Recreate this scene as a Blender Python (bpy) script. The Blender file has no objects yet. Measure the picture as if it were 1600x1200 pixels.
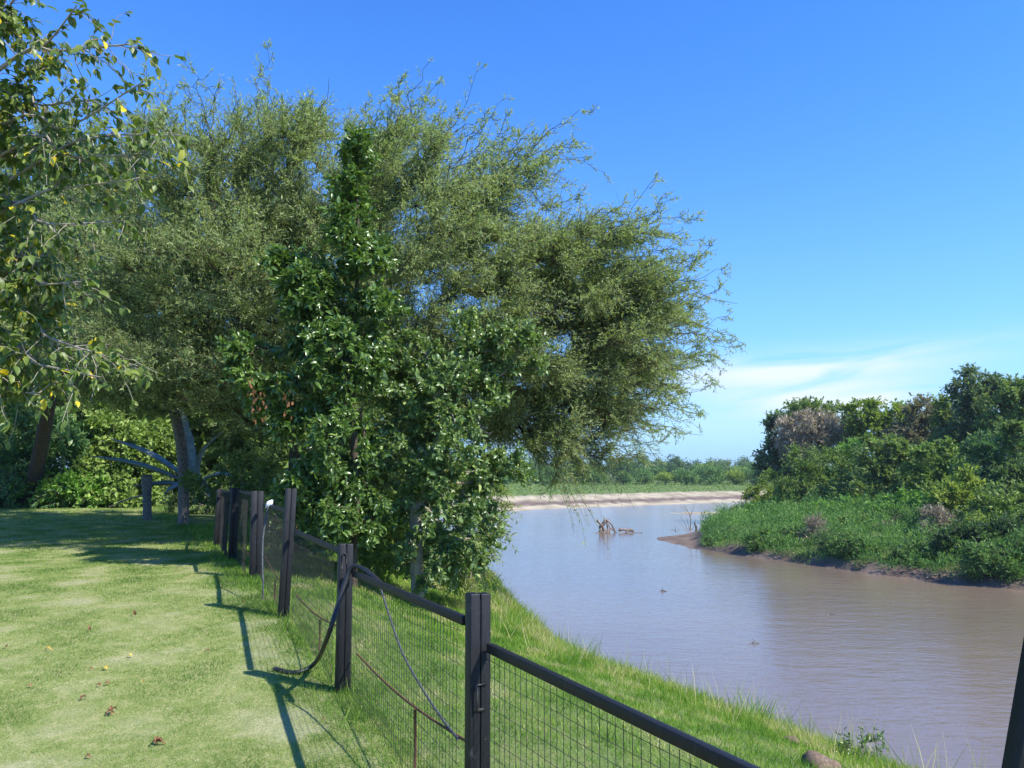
import bpy, math, random
import numpy as np
R = math.radians
rng = np.random.default_rng(7)
random.seed(7)
scene = bpy.context.scene
col = scene.collection

# ------------------------------------------------------------ camera
PITCH = R(6.42)
FPX = 1200.0
cam_d = bpy.data.cameras.new("camera")
cam = bpy.data.objects.new("camera", cam_d)
col.objects.link(cam)
cam.location = (0, 0, 0)
cam.rotation_euler = (R(90) + PITCH, 0, 0)
cam_d.sensor_width = 36
cam_d.lens = 36 * FPX / 1600
cam_d.clip_start = 0.05
cam_d.clip_end = 6000
scene.camera = cam

# ------------------------------------------------------------ light
SUN_DIR = np.array([0.89, -0.47, 1.12])          # towards the sun
SUN_DIR /= np.linalg.norm(SUN_DIR)
sun_el = math.asin(SUN_DIR[2])
sun_az = math.atan2(SUN_DIR[0], SUN_DIR[1])      # clockwise from +Y
sd = bpy.data.lights.new("sun", 'SUN')
sd.energy = 4.6
sd.angle = R(0.53)
sd.color = (1.0, 0.95, 0.87)
so = bpy.data.objects.new("sun", sd)
col.objects.link(so)
from mathutils import Vector, Matrix
so.rotation_euler = Vector(SUN_DIR).to_track_quat('Z', 'Y').to_euler()

world = bpy.data.worlds.new("World")
scene.world = world
world.use_nodes = True
wn, wl = world.node_tree.nodes, world.node_tree.links
wn.clear()
wo = wn.new('ShaderNodeOutputWorld')
bg = wn.new('ShaderNodeBackground')
bg.inputs[1].default_value = 0.1
sky = wn.new('ShaderNodeTexSky')
sky.sky_type = 'NISHITA'
sky.sun_disc = False
sky.sun_elevation = sun_el
sky.sun_rotation = sun_az
sky.air_density = 1.0
sky.dust_density = 0.0
sky.ozone_density = 3.0
sky.altitude = 0
hs = wn.new('ShaderNodeHueSaturation')
hs.inputs['Saturation'].default_value = 1.2
hs.inputs['Value'].default_value = 1.35
wl.new(sky.outputs[0], hs.inputs['Color'])
tint = wn.new('ShaderNodeMix'); tint.data_type = 'RGBA'; tint.blend_type = 'MULTIPLY'; tint.inputs[0].default_value = 1
wl.new(hs.outputs[0], tint.inputs[6]); tint.inputs[7].default_value = (.55, .90, 1.36, 1)
# thin cirrus, laid out by direction in the sky
tc = wn.new('ShaderNodeTexCoord')
sep = wn.new('ShaderNodeSeparateXYZ')
wl.new(tc.outputs['Generated'], sep.inputs[0])
def wmath(op, a=None, b=None, c=None, clamp=False):
    n = wn.new('ShaderNodeMath'); n.operation = op; n.use_clamp = clamp
    for i, v in enumerate((a, b, c)):
        if v is None: continue
        if isinstance(v, (int, float)): n.inputs[i].default_value = v
        else: wl.new(v, n.inputs[i])
    return n.outputs[0]
az = wmath('ARCTAN2', sep.outputs[0], sep.outputs[1])
el = wmath('ARCSINE', sep.outputs[2])
cmb = wn.new('ShaderNodeCombineXYZ')
wl.new(wmath('MULTIPLY', az, 6.0), cmb.inputs[0])
wl.new(wmath('ADD', wmath('MULTIPLY', el, 34.0), wmath('MULTIPLY', az, -3.0)), cmb.inputs[1])
nz = wn.new('ShaderNodeTexNoise')
nz.inputs['Scale'].default_value = 1.0
nz.inputs['Detail'].default_value = 5
nz.inputs['Roughness'].default_value = 0.5
nz.inputs['Distortion'].default_value = 0.6
wl.new(cmb.outputs[0], nz.inputs['Vector'])
def bell(x, c, w):
    t = wmath('DIVIDE', wmath('SUBTRACT', x, c), w)
    return wmath('POWER', 2.718, wmath('MULTIPLY', wmath('MULTIPLY', t, t), -1.0))
hzn = wn.new('ShaderNodeMix'); hzn.data_type = 'RGBA'
wl.new(wmath('MULTIPLY', wmath('POWER', 2.718, wmath('MULTIPLY', wmath('ABSOLUTE', el), -6.0)), 1.0, clamp=True), hzn.inputs[0])
wl.new(tint.outputs[2], hzn.inputs[6]); hzn.inputs[7].default_value = (2.5, 4.2, 6.2, 1)
m1 = wmath('MULTIPLY', bell(az, 0.36, 0.17), bell(wmath('SUBTRACT', el, wmath('MULTIPLY', az, 0.06)), 0.102, 0.020))
m2 = wmath('MULTIPLY', bell(az, 0.42, 0.13), bell(el, 0.085, 0.018))
m3 = wmath('MULTIPLY', bell(az, 0.30, 0.25), bell(el, 0.055, 0.014))
msk = wmath('ADD', wmath('ADD', m1, wmath('MULTIPLY', m2, 1.2)), wmath('MULTIPLY', m3, 0.35))
cl = wmath('MULTIPLY', wmath('MULTIPLY', msk, wmath('MULTIPLY_ADD', nz.outputs[0], 3.4, -.9, clamp=True)), 1.1, clamp=True)
mixw = wn.new('ShaderNodeMix'); mixw.data_type = 'RGBA'
wl.new(cl, mixw.inputs[0])
wl.new(hzn.outputs[2], mixw.inputs[6])
mixw.inputs[7].default_value = (5.2, 5.9, 6.5, 1)
wl.new(mixw.outputs[2], bg.inputs[0])
wl.new(bg.outputs[0], wo.inputs[0])

vs = scene.view_settings
vs.view_transform = 'Standard'
vs.look = 'None'
vs.exposure = 0.8
vs.gamma = 1.0
vs.use_curve_mapping = False
scene.cycles.max_bounces = 6
scene.cycles.diffuse_bounces = 3
scene.cycles.glossy_bounces = 2
scene.cycles.transmission_bounces = 4
scene.cycles.sample_clamp_indirect = 4

# ------------------------------------------------------------ helpers
CP, SP = math.cos(PITCH), math.sin(PITCH)
def at(px, py, Y):
    """point at ground distance Y seen at pixel (px,py) of the 1600x1200 photograph"""
    u = (px - 800) / FPX
    v = (600 - py) / FPX
    d = np.array([u, CP - v * SP, SP + v * CP])
    return d * (Y / d[1])
def nrm(a):
    a = np.asarray(a, float)
    return a / np.maximum(np.linalg.norm(a, axis=-1, keepdims=True), 1e-9)
def tag(o, label=None, cat=None, group=None, kind=None):
    if label: o["label"] = label
    if cat: o["category"] = cat
    if group: o["group"] = group
    if kind: o["kind"] = kind
    return o
def empty(name, loc, label, cat, group=None, kind=None):
    o = bpy.data.objects.new(name, None)
    o.location = loc
    o.empty_display_size = 0.2
    col.objects.link(o)
    return tag(o, label, cat, group, kind)

class MB:
    """collects vertices, triangles and quads plus a value per vertex"""
    def __init__(self):
        self.v, self.t, self.q, self.a, self.n = [], [], [], [], 0
    def add(self, v, tris=None, quads=None, a=0.5):
        v = np.asarray(v, float).reshape(-1, 3)
        self.v.append(v)
        if tris is not None and len(tris): self.t.append(np.asarray(tris, int).reshape(-1, 3) + self.n)
        if quads is not None and len(quads): self.q.append(np.asarray(quads, int).reshape(-1, 4) + self.n)
        self.a.append(np.broadcast_to(np.asarray(a, float), (len(v),)) if np.ndim(a) == 0 else np.asarray(a, float).reshape(-1))
        self.n += len(v)
    def tubes(self, P, rad, sides=3, a=0.5, caps=False):
        P = np.asarray(P, float)
        if P.ndim == 2: P = P[None]
        n, K, _ = P.shape
        rad = np.broadcast_to(np.asarray(rad, float), (n, K))
        T = np.empty_like(P)
        T[:, 1:-1] = P[:, 2:] - P[:, :-2]
        T[:, 0] = P[:, 1] - P[:, 0]
        T[:, -1] = P[:, -1] - P[:, -2]
        T = nrm(T)
        ov = nrm(P[:, -1] - P[:, 0])
        ref = np.where((np.abs(ov[:, 2:3]) < 0.8), np.array([[0, 0, 1.]]), np.array([[1., 0, 0]]))[:, None, :]
        A = nrm(np.cross(T, np.broadcast_to(ref, T.shape)))
        B = np.cross(T, A)
        ang = np.arange(sides) * 2 * np.pi / sides
        V = P[:, :, None, :] + rad[:, :, None, None] * (A[:, :, None, :] * np.cos(ang)[None, None, :, None] + B[:, :, None, :] * np.sin(ang)[None, None, :, None])
        idx = np.arange(n * K * sides).reshape(n, K, sides)
        a0 = idx[:, :-1, :]; a1 = np.roll(a0, -1, axis=2)
        b0 = idx[:, 1:, :]; b1 = np.roll(b0, -1, axis=2)
        Q = np.stack([a0, b0, b1, a1], -1).reshape(-1, 4)
        att = np.broadcast_to(np.asarray(a, float).reshape(-1, 1, 1) if np.ndim(a) else np.array(a), (n, K, sides)).reshape(-1)
        tr = []
        if caps and sides > 2:
            for i in range(n):
                for k in (0, K - 1):
                    r = idx[i, k]
                    for j in range(1, sides - 1):
                        tr.append((r[0], r[j], r[j + 1]) if k else (r[0], r[j + 1], r[j]))
        self.add(V.reshape(-1, 3), tris=tr if tr else None, quads=Q, a=att)
    def leaves(self, B, D, N, L, W, tmpl, a=0.5, droop=0.0):
        tv, tt, tq = tmpl
        tv = np.asarray(tv, float)
        B = np.asarray(B, float); n = len(B)
        if n == 0: return
        D = nrm(D); S = nrm(np.cross(D, N)); U = np.cross(S, D)
        L = np.broadcast_to(np.asarray(L, float), (n,)); W = np.broadcast_to(np.asarray(W, float), (n,))
        V = (B[:, None] + D[:, None] * (L[:, None] * tv[:, 0])[..., None] + S[:, None] * (W[:, None] * tv[:, 1])[..., None]
             + U[:, None] * (L[:, None] * tv[:, 2])[..., None])
        if np.ndim(droop) or droop:
            V[..., 2] -= np.asarray(droop).reshape(-1, 1) * (tv[:, 0][None] ** 2) * L[:, None]
        m = len(tv)
        off = (np.arange(n) * m)[:, None, None]
        T = (np.asarray(tt, int).reshape(-1, 3)[None] + off) if len(tt) else None
        Q = (np.asarray(tq, int).reshape(-1, 4)[None] + off) if len(tq) else None
        aa = np.repeat(np.broadcast_to(np.asarray(a, float), (n,)), m)
        self.add(V.reshape(-1, 3), T.reshape(-1, 3) if T is not None else None, Q.reshape(-1, 4) if Q is not None else None, aa)
    def box(self, c, ax, ay, az, sx, sy, sz, a=0.5):
        c = np.asarray(c, float); ax, ay, az = nrm(ax), nrm(ay), nrm(az)
        v = []
        for k in (-.5, .5):
            for j in (-.5, .5):
                for i in (-.5, .5):
                    v.append(c + ax * i * sx + ay * j * sy + az * k * sz)
        self.add(v, quads=[(0, 2, 3, 1), (4, 5, 7, 6), (0, 1, 5, 4), (2, 6, 7, 3), (0, 4, 6, 2), (1, 3, 7, 5)], a=a)
    def mesh(self, name, smooth=False):
        me = bpy.data.meshes.new(name)
        V = np.concatenate(self.v)
        T = np.concatenate(self.t) if self.t else np.zeros((0, 3), int)
        Q = np.concatenate(self.q) if self.q else np.zeros((0, 4), int)
        me.vertices.add(len(V)); me.vertices.foreach_set('co', V.astype(np.float32).ravel())
        nl = T.size + Q.size
        me.loops.add(nl)
        me.loops.foreach_set('vertex_index', np.concatenate([T.ravel(), Q.ravel()]).astype(np.int32))
        me.polygons.add(len(T) + len(Q))
        ls = np.concatenate([np.arange(len(T)) * 3, T.size + np.arange(len(Q)) * 4]).astype(np.int32)
        me.polygons.foreach_set('loop_start', ls)
        me.update(calc_edges=True)
        at_ = me.attributes.new('v', 'FLOAT', 'POINT')
        at_.data.foreach_set('value', np.concatenate(self.a).astype(np.float32))
        if smooth:
            me.polygons.foreach_set('use_smooth', np.ones(len(T) + len(Q), bool))
        return me
    def build(self, name, mat, parent=None, smooth=False, loc=None):
        me = self.mesh(name, smooth)
        me.materials.append(mat)
        o = bpy.data.objects.new(name, me)
        col.objects.link(o)
        if parent is not None:
            o.parent = parent
            o.matrix_parent_inverse = Matrix.Translation(-Vector(parent.location))
        if loc is not None:
            sh = np.array(loc, np.float32)
            co = np.empty(len(me.vertices) * 3, np.float32)
            me.vertices.foreach_get('co', co)
            co = co.reshape(-1, 3) - sh
            me.vertices.foreach_set('co', co.ravel()); me.update()
            o.location = loc
        return o

DIAMOND = ([(0, 0, 0), (.45, .5, 0), (1, 0, 0), (.45, -.5, 0)], [], [(0, 3, 2, 1)])
FOLD = ([(0, 0, 0), (.45, .5, .10), (1, 0, -.04), (.45, -.5, .10)], [(0, 2, 1), (0, 3, 2)], [])
BROAD = ([(0, 0, 0), (.28, .48, .07), (.66, .40, .05), (1, 0, -.16), (.66, -.40, .05), (.28, -.48, .07), (.30, 0, 0), (.68, 0, -.04)],
         [(0, 6, 1), (7, 3, 2), (0, 5, 6), (7, 4, 3)], [(6, 7, 2, 1), (6, 5, 4, 7)])
BLADE = ([(0, -.5, 0), (0, .5, 0), (1, 0, 0)], [(0, 1, 2)], [])
BLADE2 = ([(0, -.5, 0), (0, .5, 0), (.55, .38, .05), (.55, -.38, .05), (1, 0, .0)], [(3, 2, 4)], [(0, 1, 2, 3)])
# a spray of leaflets on a short rachis: three pairs of leaflets plus the tip
def feather(np_=4, ll=.20, lw=.055):
    v, q = [], []
    for i in range(np_):
        t = (i + .6) / (np_ + .3)
        for s in (-1, 1):
            k = len(v)
            v += [(t, 0, 0), (t + ll * .55 - .04, s * .36, .03), (t + ll * .75, s * .62, 0), (t + ll * .45 + .06, s * .30, .03)]
            q.append((k, k + 1, k + 2, k + 3))
    return (v, [], q)
FEATHER = feather(3, .3)

def rdir(n):
    return nrm(rng.normal(size=(n, 3)))
def fbm(P, scale, seed=0, octaves=4):
    r = np.random.default_rng(seed)
    P = np.asarray(P, float)[..., :2] / scale
    out = 0; amp = 1; tot = 0
    for o in range(octaves):
        s = 0
        for k in range(5):
            th = r.uniform(0, 2 * np.pi); ph = r.uniform(0, 2 * np.pi); f = r.uniform(.7, 1.4)
            s = s + np.sin((P[..., 0] * np.cos(th) + P[..., 1] * np.sin(th)) * f * (2 ** o) * 2 * np.pi + ph + 1.3 * np.sin(P[..., 1] * (2 ** o) * f * 2.1 + ph))
        out = out + amp * s / 5; tot += amp; amp *= .55
    return out / tot * 1.6
def sstep(x, a, b):
    t = np.clip((x - a) / (b - a), 0, 1)
    return t * t * (3 - 2 * t)

# ------------------------------------------------------------ materials
class NT:
    def __init__(self, name):
        self.m = bpy.data.materials.new(name); self.m.use_nodes = True
        self.n = self.m.node_tree.nodes; self.l = self.m.node_tree.links
        self.n.clear()
        self.out = self.n.new('ShaderNodeOutputMaterial')
    def new(self, t, **kw):
        n = self.n.new(t)
        for k, v in kw.items(): setattr(n, k, v)
        return n
    def set(self, sock, v):
        if isinstance(v, (int, float, tuple)): sock.default_value = v
        else: self.l.new(v, sock)
    def math(self, op, a, b=None, c=None, clamp=False):
        n = self.new('ShaderNodeMath', operation=op, use_clamp=clamp)
        for i, v in enumerate((a, b, c)):
            if v is not None: self.set(n.inputs[i], v)
        return n.outputs[0]
    def noise(self, scale, detail=3, rough=.5, vec=None, dist=0):
        n = self.new('ShaderNodeTexNoise')
        n.inputs['Scale'].default_value = scale; n.inputs['Detail'].default_value = detail
        n.inputs['Roughness'].default_value = rough; n.inputs['Distortion'].default_value = dist
        if vec is not None: self.l.new(vec, n.inputs['Vector'])
        return n.outputs[0]
    def ramp(self, fac, stops):
        n = self.new('ShaderNodeValToRGB')
        cr = n.color_ramp
        while len(cr.elements) > 1: cr.elements.remove(cr.elements[-1])
        cr.elements[0].position = stops[0][0]; cr.elements[0].color = (*stops[0][1], 1)
        for p, c in stops[1:]:
            e = cr.elements.new(p); e.color = (*c, 1)
        self.set(n.inputs[0], fac)
        return n.outputs[0]
    def mix(self, f, a, b, blend='MIX'):
        n = self.new('ShaderNodeMix', data_type='RGBA', blend_type=blend)
        self.set(n.inputs[0], f); self.set(n.inputs[6], a if not isinstance(a, tuple) else (*a, 1)[:4]); self.set(n.inputs[7], b if not isinstance(b, tuple) else (*b, 1)[:4])
        return n.outputs[2]
    def attr(self, name='v'):
        n = self.new('ShaderNodeAttribute', attribute_name=name); return n.outputs['Fac']
    def pos(self):
        return self.new('ShaderNodeNewGeometry').outputs['Position']
    def bsdf(self, colr, rough=.6, spec=.3, metal=0, bump=None, bstr=.3, bdist=.01):
        b = self.new('ShaderNodeBsdfPrincipled')
        self.set(b.inputs['Base Color'], colr if not isinstance(colr, tuple) else (*colr, 1)[:4])
        self.set(b.inputs['Roughness'], rough)
        b.inputs['Specular IOR Level'].default_value = spec
        b.inputs['Metallic'].default_value = metal
        if bump is not None:
            bp = self.new('ShaderNodeBump'); bp.inputs['Strength'].default_value = bstr; bp.inputs['Distance'].default_value = bdist
            self.l.new(bump, bp.inputs['Height']); self.l.new(bp.outputs[0], b.inputs['Normal'])
        return b.outputs[0]
    def done(self, shader):
        self.l.new(shader, self.out.inputs[0]); return self.m

def leaf_mat(name, stops, gloss=.25, rough=.45, trans=.35, patch=.25, patch_scale=.6, k=1.35):
    stops = [(p_, tuple(min(.8, x * k) for x in c_)) for p_, c_ in stops]
    t = NT(name)
    f = t.math('ADD', t.attr(), t.math('MULTIPLY', t.math('SUBTRACT', t.noise(patch_scale, 2, vec=t.pos()), .5), patch * 2), clamp=True)
    oi = t.new('ShaderNodeObjectInfo')
    f = t.math('ADD', f, t.math('MULTIPLY', t.math('SUBTRACT', oi.outputs['Random'], .5), .22), clamp=True)
    c = t.ramp(f, stops)
    b = t.bsdf(c, rough, gloss)
    tr = t.new('ShaderNodeBsdfTranslucent')
    tcol = t.mix(.5, c, (.5, .62, .08), 'MULTIPLY')
    tcol = t.mix(1.0, tcol, (1.6, 1.6, 1.1), 'MULTIPLY')
    t.set(tr.inputs[0], tcol)
    mx = t.new('ShaderNodeMixShader'); mx.inputs[0].default_value = trans
    t.l.new(b, mx.inputs[1]); t.l.new(tr.outputs[0], mx.inputs[2])
    return t.done(mx.outputs[0])
def bark_mat(name, c1, c2, scale=14):
    t = NT(name)
    mp = t.new('ShaderNodeMapping'); mp.inputs['Scale'].default_value = (1, 1, .25)
    t.l.new(t.pos(), mp.inputs[0])
    n = t.noise(scale, 5, .65, vec=mp.outputs[0])
    c = t.ramp(n, [(.3, c1), (.7, c2)])
    return t.done(t.bsdf(c, .9, .1, bump=n, bstr=.6, bdist=.03))

M = {}
M['mesquite'] = leaf_mat('feathery_leaf', [(0, (.050, .060, .026)), (.35, (.092, .118, .046)), (.7, (.130, .160, .072)), (.92, (.172, .190, .090)), (1, (.19, .155, .075))], gloss=.1, rough=.6, trans=.45, patch=.16, patch_scale=.45, k=2.65)
M['mesq_bark'] = bark_mat('mesquite_bark', (.045, .036, .028), (.12, .095, .072))
M['vine'] = leaf_mat('dark_glossy_leaf', [(0, (.032, .062, .014)), (.5, (.060, .108, .022)), (.85, (.105, .165, .034)), (1, (.19, .24, .06))], gloss=.65, rough=.30, trans=.3, patch=.12, k=1.8)
M['citrus'] = leaf_mat('olive_leaf', [(0, (.038, .062, .018)), (.45, (.065, .105, .030)), (.8, (.115, .160, .045)), (1, (.22, .235, .07))], gloss=.55, rough=.34, trans=.3, patch=.12, k=2.25)
M['mulberry'] = leaf_mat('broad_leaf', [(0, (.042, .066, .014)), (.5, (.070, .105, .020)), (.85, (.125, .160, .03)), (.95, (.24, .24, .03)), (1, (.42, .32, .02))], gloss=.45, rough=.42, trans=.35, patch=.05, k=1.7)
M['dead_leaf'] = leaf_mat('dead_leaf', [(0, (.11, .05, .025)), (1, (.22, .10, .05))], gloss=.1, rough=.7, trans=.25)
M['pale_bark'] = bark_mat('pale_bark', (.20, .17, .13), (.42, .38, .31), 25)
M['grey_bark'] = bark_mat('grey_bark', (.09, .08, .065), (.24, .21, .18), 18)
M['bright'] = leaf_mat('bright_leaf', [(0, (.05, .11, .02)), (.5, (.085, .17, .028)), (1, (.16, .26, .05))], gloss=.25, rough=.5, trans=.35, k=1.9)
M['willow'] = leaf_mat('willow_leaf', [(0, (.04, .085, .03)), (.5, (.07, .135, .045)), (1, (.14, .21, .075))], gloss=.3, rough=.5, trans=.35, k=2.0)
M['yellowgreen'] = leaf_mat('yellow_green_leaf', [(0, (.075, .12, .02)), (.5, (.14, .19, .032)), (1, (.23, .26, .055))], gloss=.2, rough=.55, trans=.35, k=1.8)
M['darkgreen'] = leaf_mat('dark_leaf', [(0, (.030, .046, .014)), (.5, (.054, .080, .022)), (1, (.100, .130, .038))], gloss=.25, rough=.5, trans=.38, k=3.1)
M['bluegreen'] = leaf_mat('blue_green_leaf', [(0, (.032, .048, .024)), (.5, (.056, .080, .038)), (1, (.095, .122, .060))], gloss=.2, rough=.55, trans=.38, k=3.0)
M['greybrown'] = leaf_mat('grey_brown_leaf', [(0, (.050, .048, .030)), (.5, (.085, .080, .048)), (1, (.14, .13, .08))], gloss=.1, rough=.6, trans=.35, k=2.6)
M['drytwig'] = leaf_mat('dry_twig', [(0, (.12, .10, .075)), (.5, (.20, .17, .13)), (1, (.32, .28, .22))], gloss=.05, rough=.8, trans=.1, k=2.5)
M['mid'] = leaf_mat('mid_leaf', [(0, (.048, .078, .018)), (.5, (.082, .124, .028)), (1, (.138, .184, .045))], gloss=.25, rough=.5, trans=.3, k=2.4)
M['far_a'] = leaf_mat('far_leaf', [(0, (.050, .090, .026)), (.5, (.080, .140, .038)), (1, (.13, .20, .06))], gloss=.1, rough=.6, trans=.25, patch_scale=.25, k=1.8)
M['far_b'] = leaf_mat('far_dark_leaf', [(0, (.036, .062, .028)), (.5, (.060, .098, .042)), (1, (.10, .15, .06))], gloss=.1, rough=.6, trans=.25, patch_scale=.25, k=1.9)
M['herb'] = leaf_mat('herb_leaf', [(0, (.030, .070, .020)), (.45, (.064, .130, .034)), (.8, (.12, .195, .05)), (1, (.20, .24, .08))], gloss=.2, rough=.55, trans=.35, patch=.35, patch_scale=.5, k=1.9)
M['lawn_blade'] = leaf_mat('lawn_blade', [(0, (.095, .185, .032)), (.4, (.170, .280, .052)), (.7, (.275, .350, .09)), (1, (.48, .44, .21))], gloss=.2, rough=.55, trans=.3, patch=.16, patch_scale=1.2, k=1.0)
M['bank_blade'] = leaf_mat('bank_blade', [(0, (.085, .185, .022)), (.4, (.165, .300, .036)), (.65, (.26, .36, .06)), (.85, (.40, .40, .13)), (1, (.55, .48, .28))], gloss=.2, rough=.5, trans=.4, patch=.18, patch_scale=1.1, k=1.05)
M['agave'] = (lambda t: t.done(t.bsdf(t.ramp(t.noise(6, 3, vec=t.pos()), [(.3, (.15, .20, .18)), (.7, (.27, .33, .30))]), .5, .35)))(NT('agave_leaf'))
M['herb_dark'] = leaf_mat('herb_dark_leaf', [(0, (.024, .050, .016)), (.5, (.048, .095, .028)), (1, (.10, .16, .05))], gloss=.25, rough=.5, trans=.3, k=1.5)
def flat(name, c, rough=.6, spec=.3, metal=0, nscale=30, var=.25, bstr=.15):
    t = NT(name)
    n = t.noise(nscale, 4, .6, vec=t.pos())
    c2 = tuple(min(1, x * (1 + var)) for x in c); c1 = tuple(x * (1 - var) for x in c)
    return t.done(t.bsdf(t.ramp(n, [(.3, c1), (.7, c2)]), rough, spec, metal, bump=n, bstr=bstr, bdist=.004))
M['hose'] = flat('black_rubber', (.02, .02, .022), .45, .4)
M['rope'] = flat('grey_rope', (.085, .09, .10), .8, .15, nscale=120)
M['rust'] = flat('rusty_rod', (.13, .06, .035), .8, .2, nscale=60)
M['wire'] = flat('dark_wire', (.045, .045, .042), .55, .3, .3)
M['cloth'] = flat('white_cloth', (.75, .76, .78), .9, .1, nscale=60, var=.08)
M['weathered'] = flat('weathered_wood', (.16, .145, .13), .9, .1, nscale=20, var=.5, bstr=.5)
M['driftwood'] = flat('driftwood', (.24, .19, .15), .9, .1, nscale=9, var=.45)
M['stone'] = flat('brown_clod', (.17, .125, .09), .95, .05, nscale=40, var=.35, bstr=.8)
# black stained timber
t = NT('black_timber')
mp = t.new('ShaderNodeMapping'); mp.inputs['Scale'].default_value = (14, 14, 1.2); t.l.new(t.pos(), mp.inputs[0])
g = t.noise(6, 5, .65, vec=mp.outputs[0])
w = t.noise(9, 4, .6, vec=t.pos())
c = t.ramp(g, [(.3, (.004, .004, .005)), (.6, (.009, .0095, .0115)), (.72, (.030, .032, .037)), (.85, (.055, .057, .062))])
c = t.mix(t.math('MULTIPLY_ADD', w, 5.0, -3.2, clamp=True), c, (.060, .062, .066))
M['timber'] = t.done(t.bsdf(c, .55, .4, bump=g, bstr=.35, bdist=.004))

# ------------------------------------------------------------ terrain
WATER = -5.0
RIV = np.array([(60, -25), (25, -18), (10.6, 0), (6.8, 7.0), (2.9, 13.2), (1.5, 18.6), (.8, 24), (-1.2, 33), (-4, 48), (-8.5, 66), (-13, 80), (-9, 88.5), (-2.3, 92.5), (4.2, 101),
                (13, 107), (23, 114), (36.5, 124), (60, 136), (130, 160), (400, 230), (400, 190), (130, 130), (60, 108), (40, 99), (27, 92.8), (17.5, 91.6), (26, 88), (24.5, 80),
                (21, 74), (16.5, 67), (13.4, 61.5), (10.9, 58), (10.6, 55.5), (12, 50), (14.8, 44.4), (16.7, 40), (19.3, 35.7), (22.2, 32.4), (31, 26), (50, 8), (80, -15)], float)
def riv_sd(P):
    """signed distance to the river outline (negative = in the water)"""
    P = np.asarray(P, float)[..., :2]; sh = P.shape[:-1]; P = P.reshape(-1, 2)
    best = np.full(len(P), 1e9); ins = np.zeros(len(P), bool)
    n = len(RIV)
    for i in range(n):
        a = RIV[i]; b = RIV[(i + 1) % n]; ab = b - a
        t_ = np.clip(((P - a) @ ab) / (ab @ ab), 0, 1)
        d = np.hypot(*(P - a - t_[:, None] * ab).T)
        best = np.minimum(best, d)
        c_ = ((a[1] > P[:, 1]) != (b[1] > P[:, 1]))
        with np.errstate(divide='ignore', invalid='ignore'):
            xx = (b[0] - a[0]) * (P[:, 1] - a[1]) / (b[1] - a[1] if b[1] != a[1] else 1e-9) + a[0]
        ins ^= c_ & (P[:, 0] < xx)
    return np.where(ins, -best, best).reshape(sh)
def midriver(Y):
    return np.interp(Y, [-20, 0, 13, 25, 35, 45, 58, 75, 90, 120], [40, 30, 20, 12, 9, 6, 3, 6, 6, 6])
def height(P):
    P = np.asarray(P, float); X, Y = P[..., 0], P[..., 1]
    d = riv_sd(P) + fbm(P, 5, 3, 3) * np.clip(Y / 90, .15, .8)
    # near (left) bank, far bank and right bank have different profiles
    lawn = -1.92 + .42 * sstep(Y, 4, 11)
    near = np.interp(d, [0, .5, 1.6, 2.4, 4.6, 7.5], [-5.0, -4.3, -3.1, -2.75, -2.2, 0])
    k = sstep(d, 3.6, 7.2)
    near = np.where(d > 3.6, (1 - k) * (-2.42 + .12 * np.clip(d - 3.6, 0, 3)) + k * lawn, np.interp(d, [0, .5, 1.6, 2.4, 3.6], [-5.0, -4.3, -3.15, -2.8, -2.42]))
    far = np.interp(d, [0, 3, 8, 12, 20, 60, 400], [-5, -4.75, -4.35, -3.75, -3.55, -3.3, -2.6])
    right = np.interp(d, [0, .6, 4, 10, 17, 28, 60, 400], [-5, -4.6, -3.8, -2.75, -2.1, -1.7, -1.3, -1.0])
    wfar = sstep(Y, 62, 84) * 1.0
    side = (X > midriver(Y)) * 1.0       # right of mid river
    base = near * (1 - side) + right * side
    wf = np.where(side > .5, sstep(Y, 78, 104) , wfar)
    h = base * (1 - wf) + far * wf
    spit = sstep(Y, 84, 86) * (1 - sstep(Y, 95, 99)) * sstep(X, 15, 17)
    h = np.where((d > 0) & (spit > 0), np.minimum(h, -5 + .16 * np.clip(d, 0, 2) + (1 - spit) * 9), h)
    tip = ((X > 8) & (X < 17.5) & (Y > 49) & (Y < 72))
    tipk = tip * (1 - sstep(X + .25 * (55 - Y), 12.6, 15.0))
    h = np.where(d > 0, h * (1 - tipk) + tipk * np.minimum(h, -5 + .09 * np.clip(d, 0, 6)), h)
    rough = fbm(P, 2.3, 5, 3) * .035 * np.clip(Y / 25, .4, 4)
    h = h + rough * sstep(d, .3, 3)
    return np.where(d < 0, -5 + np.maximum(d, -3) * .28, h)

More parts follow.
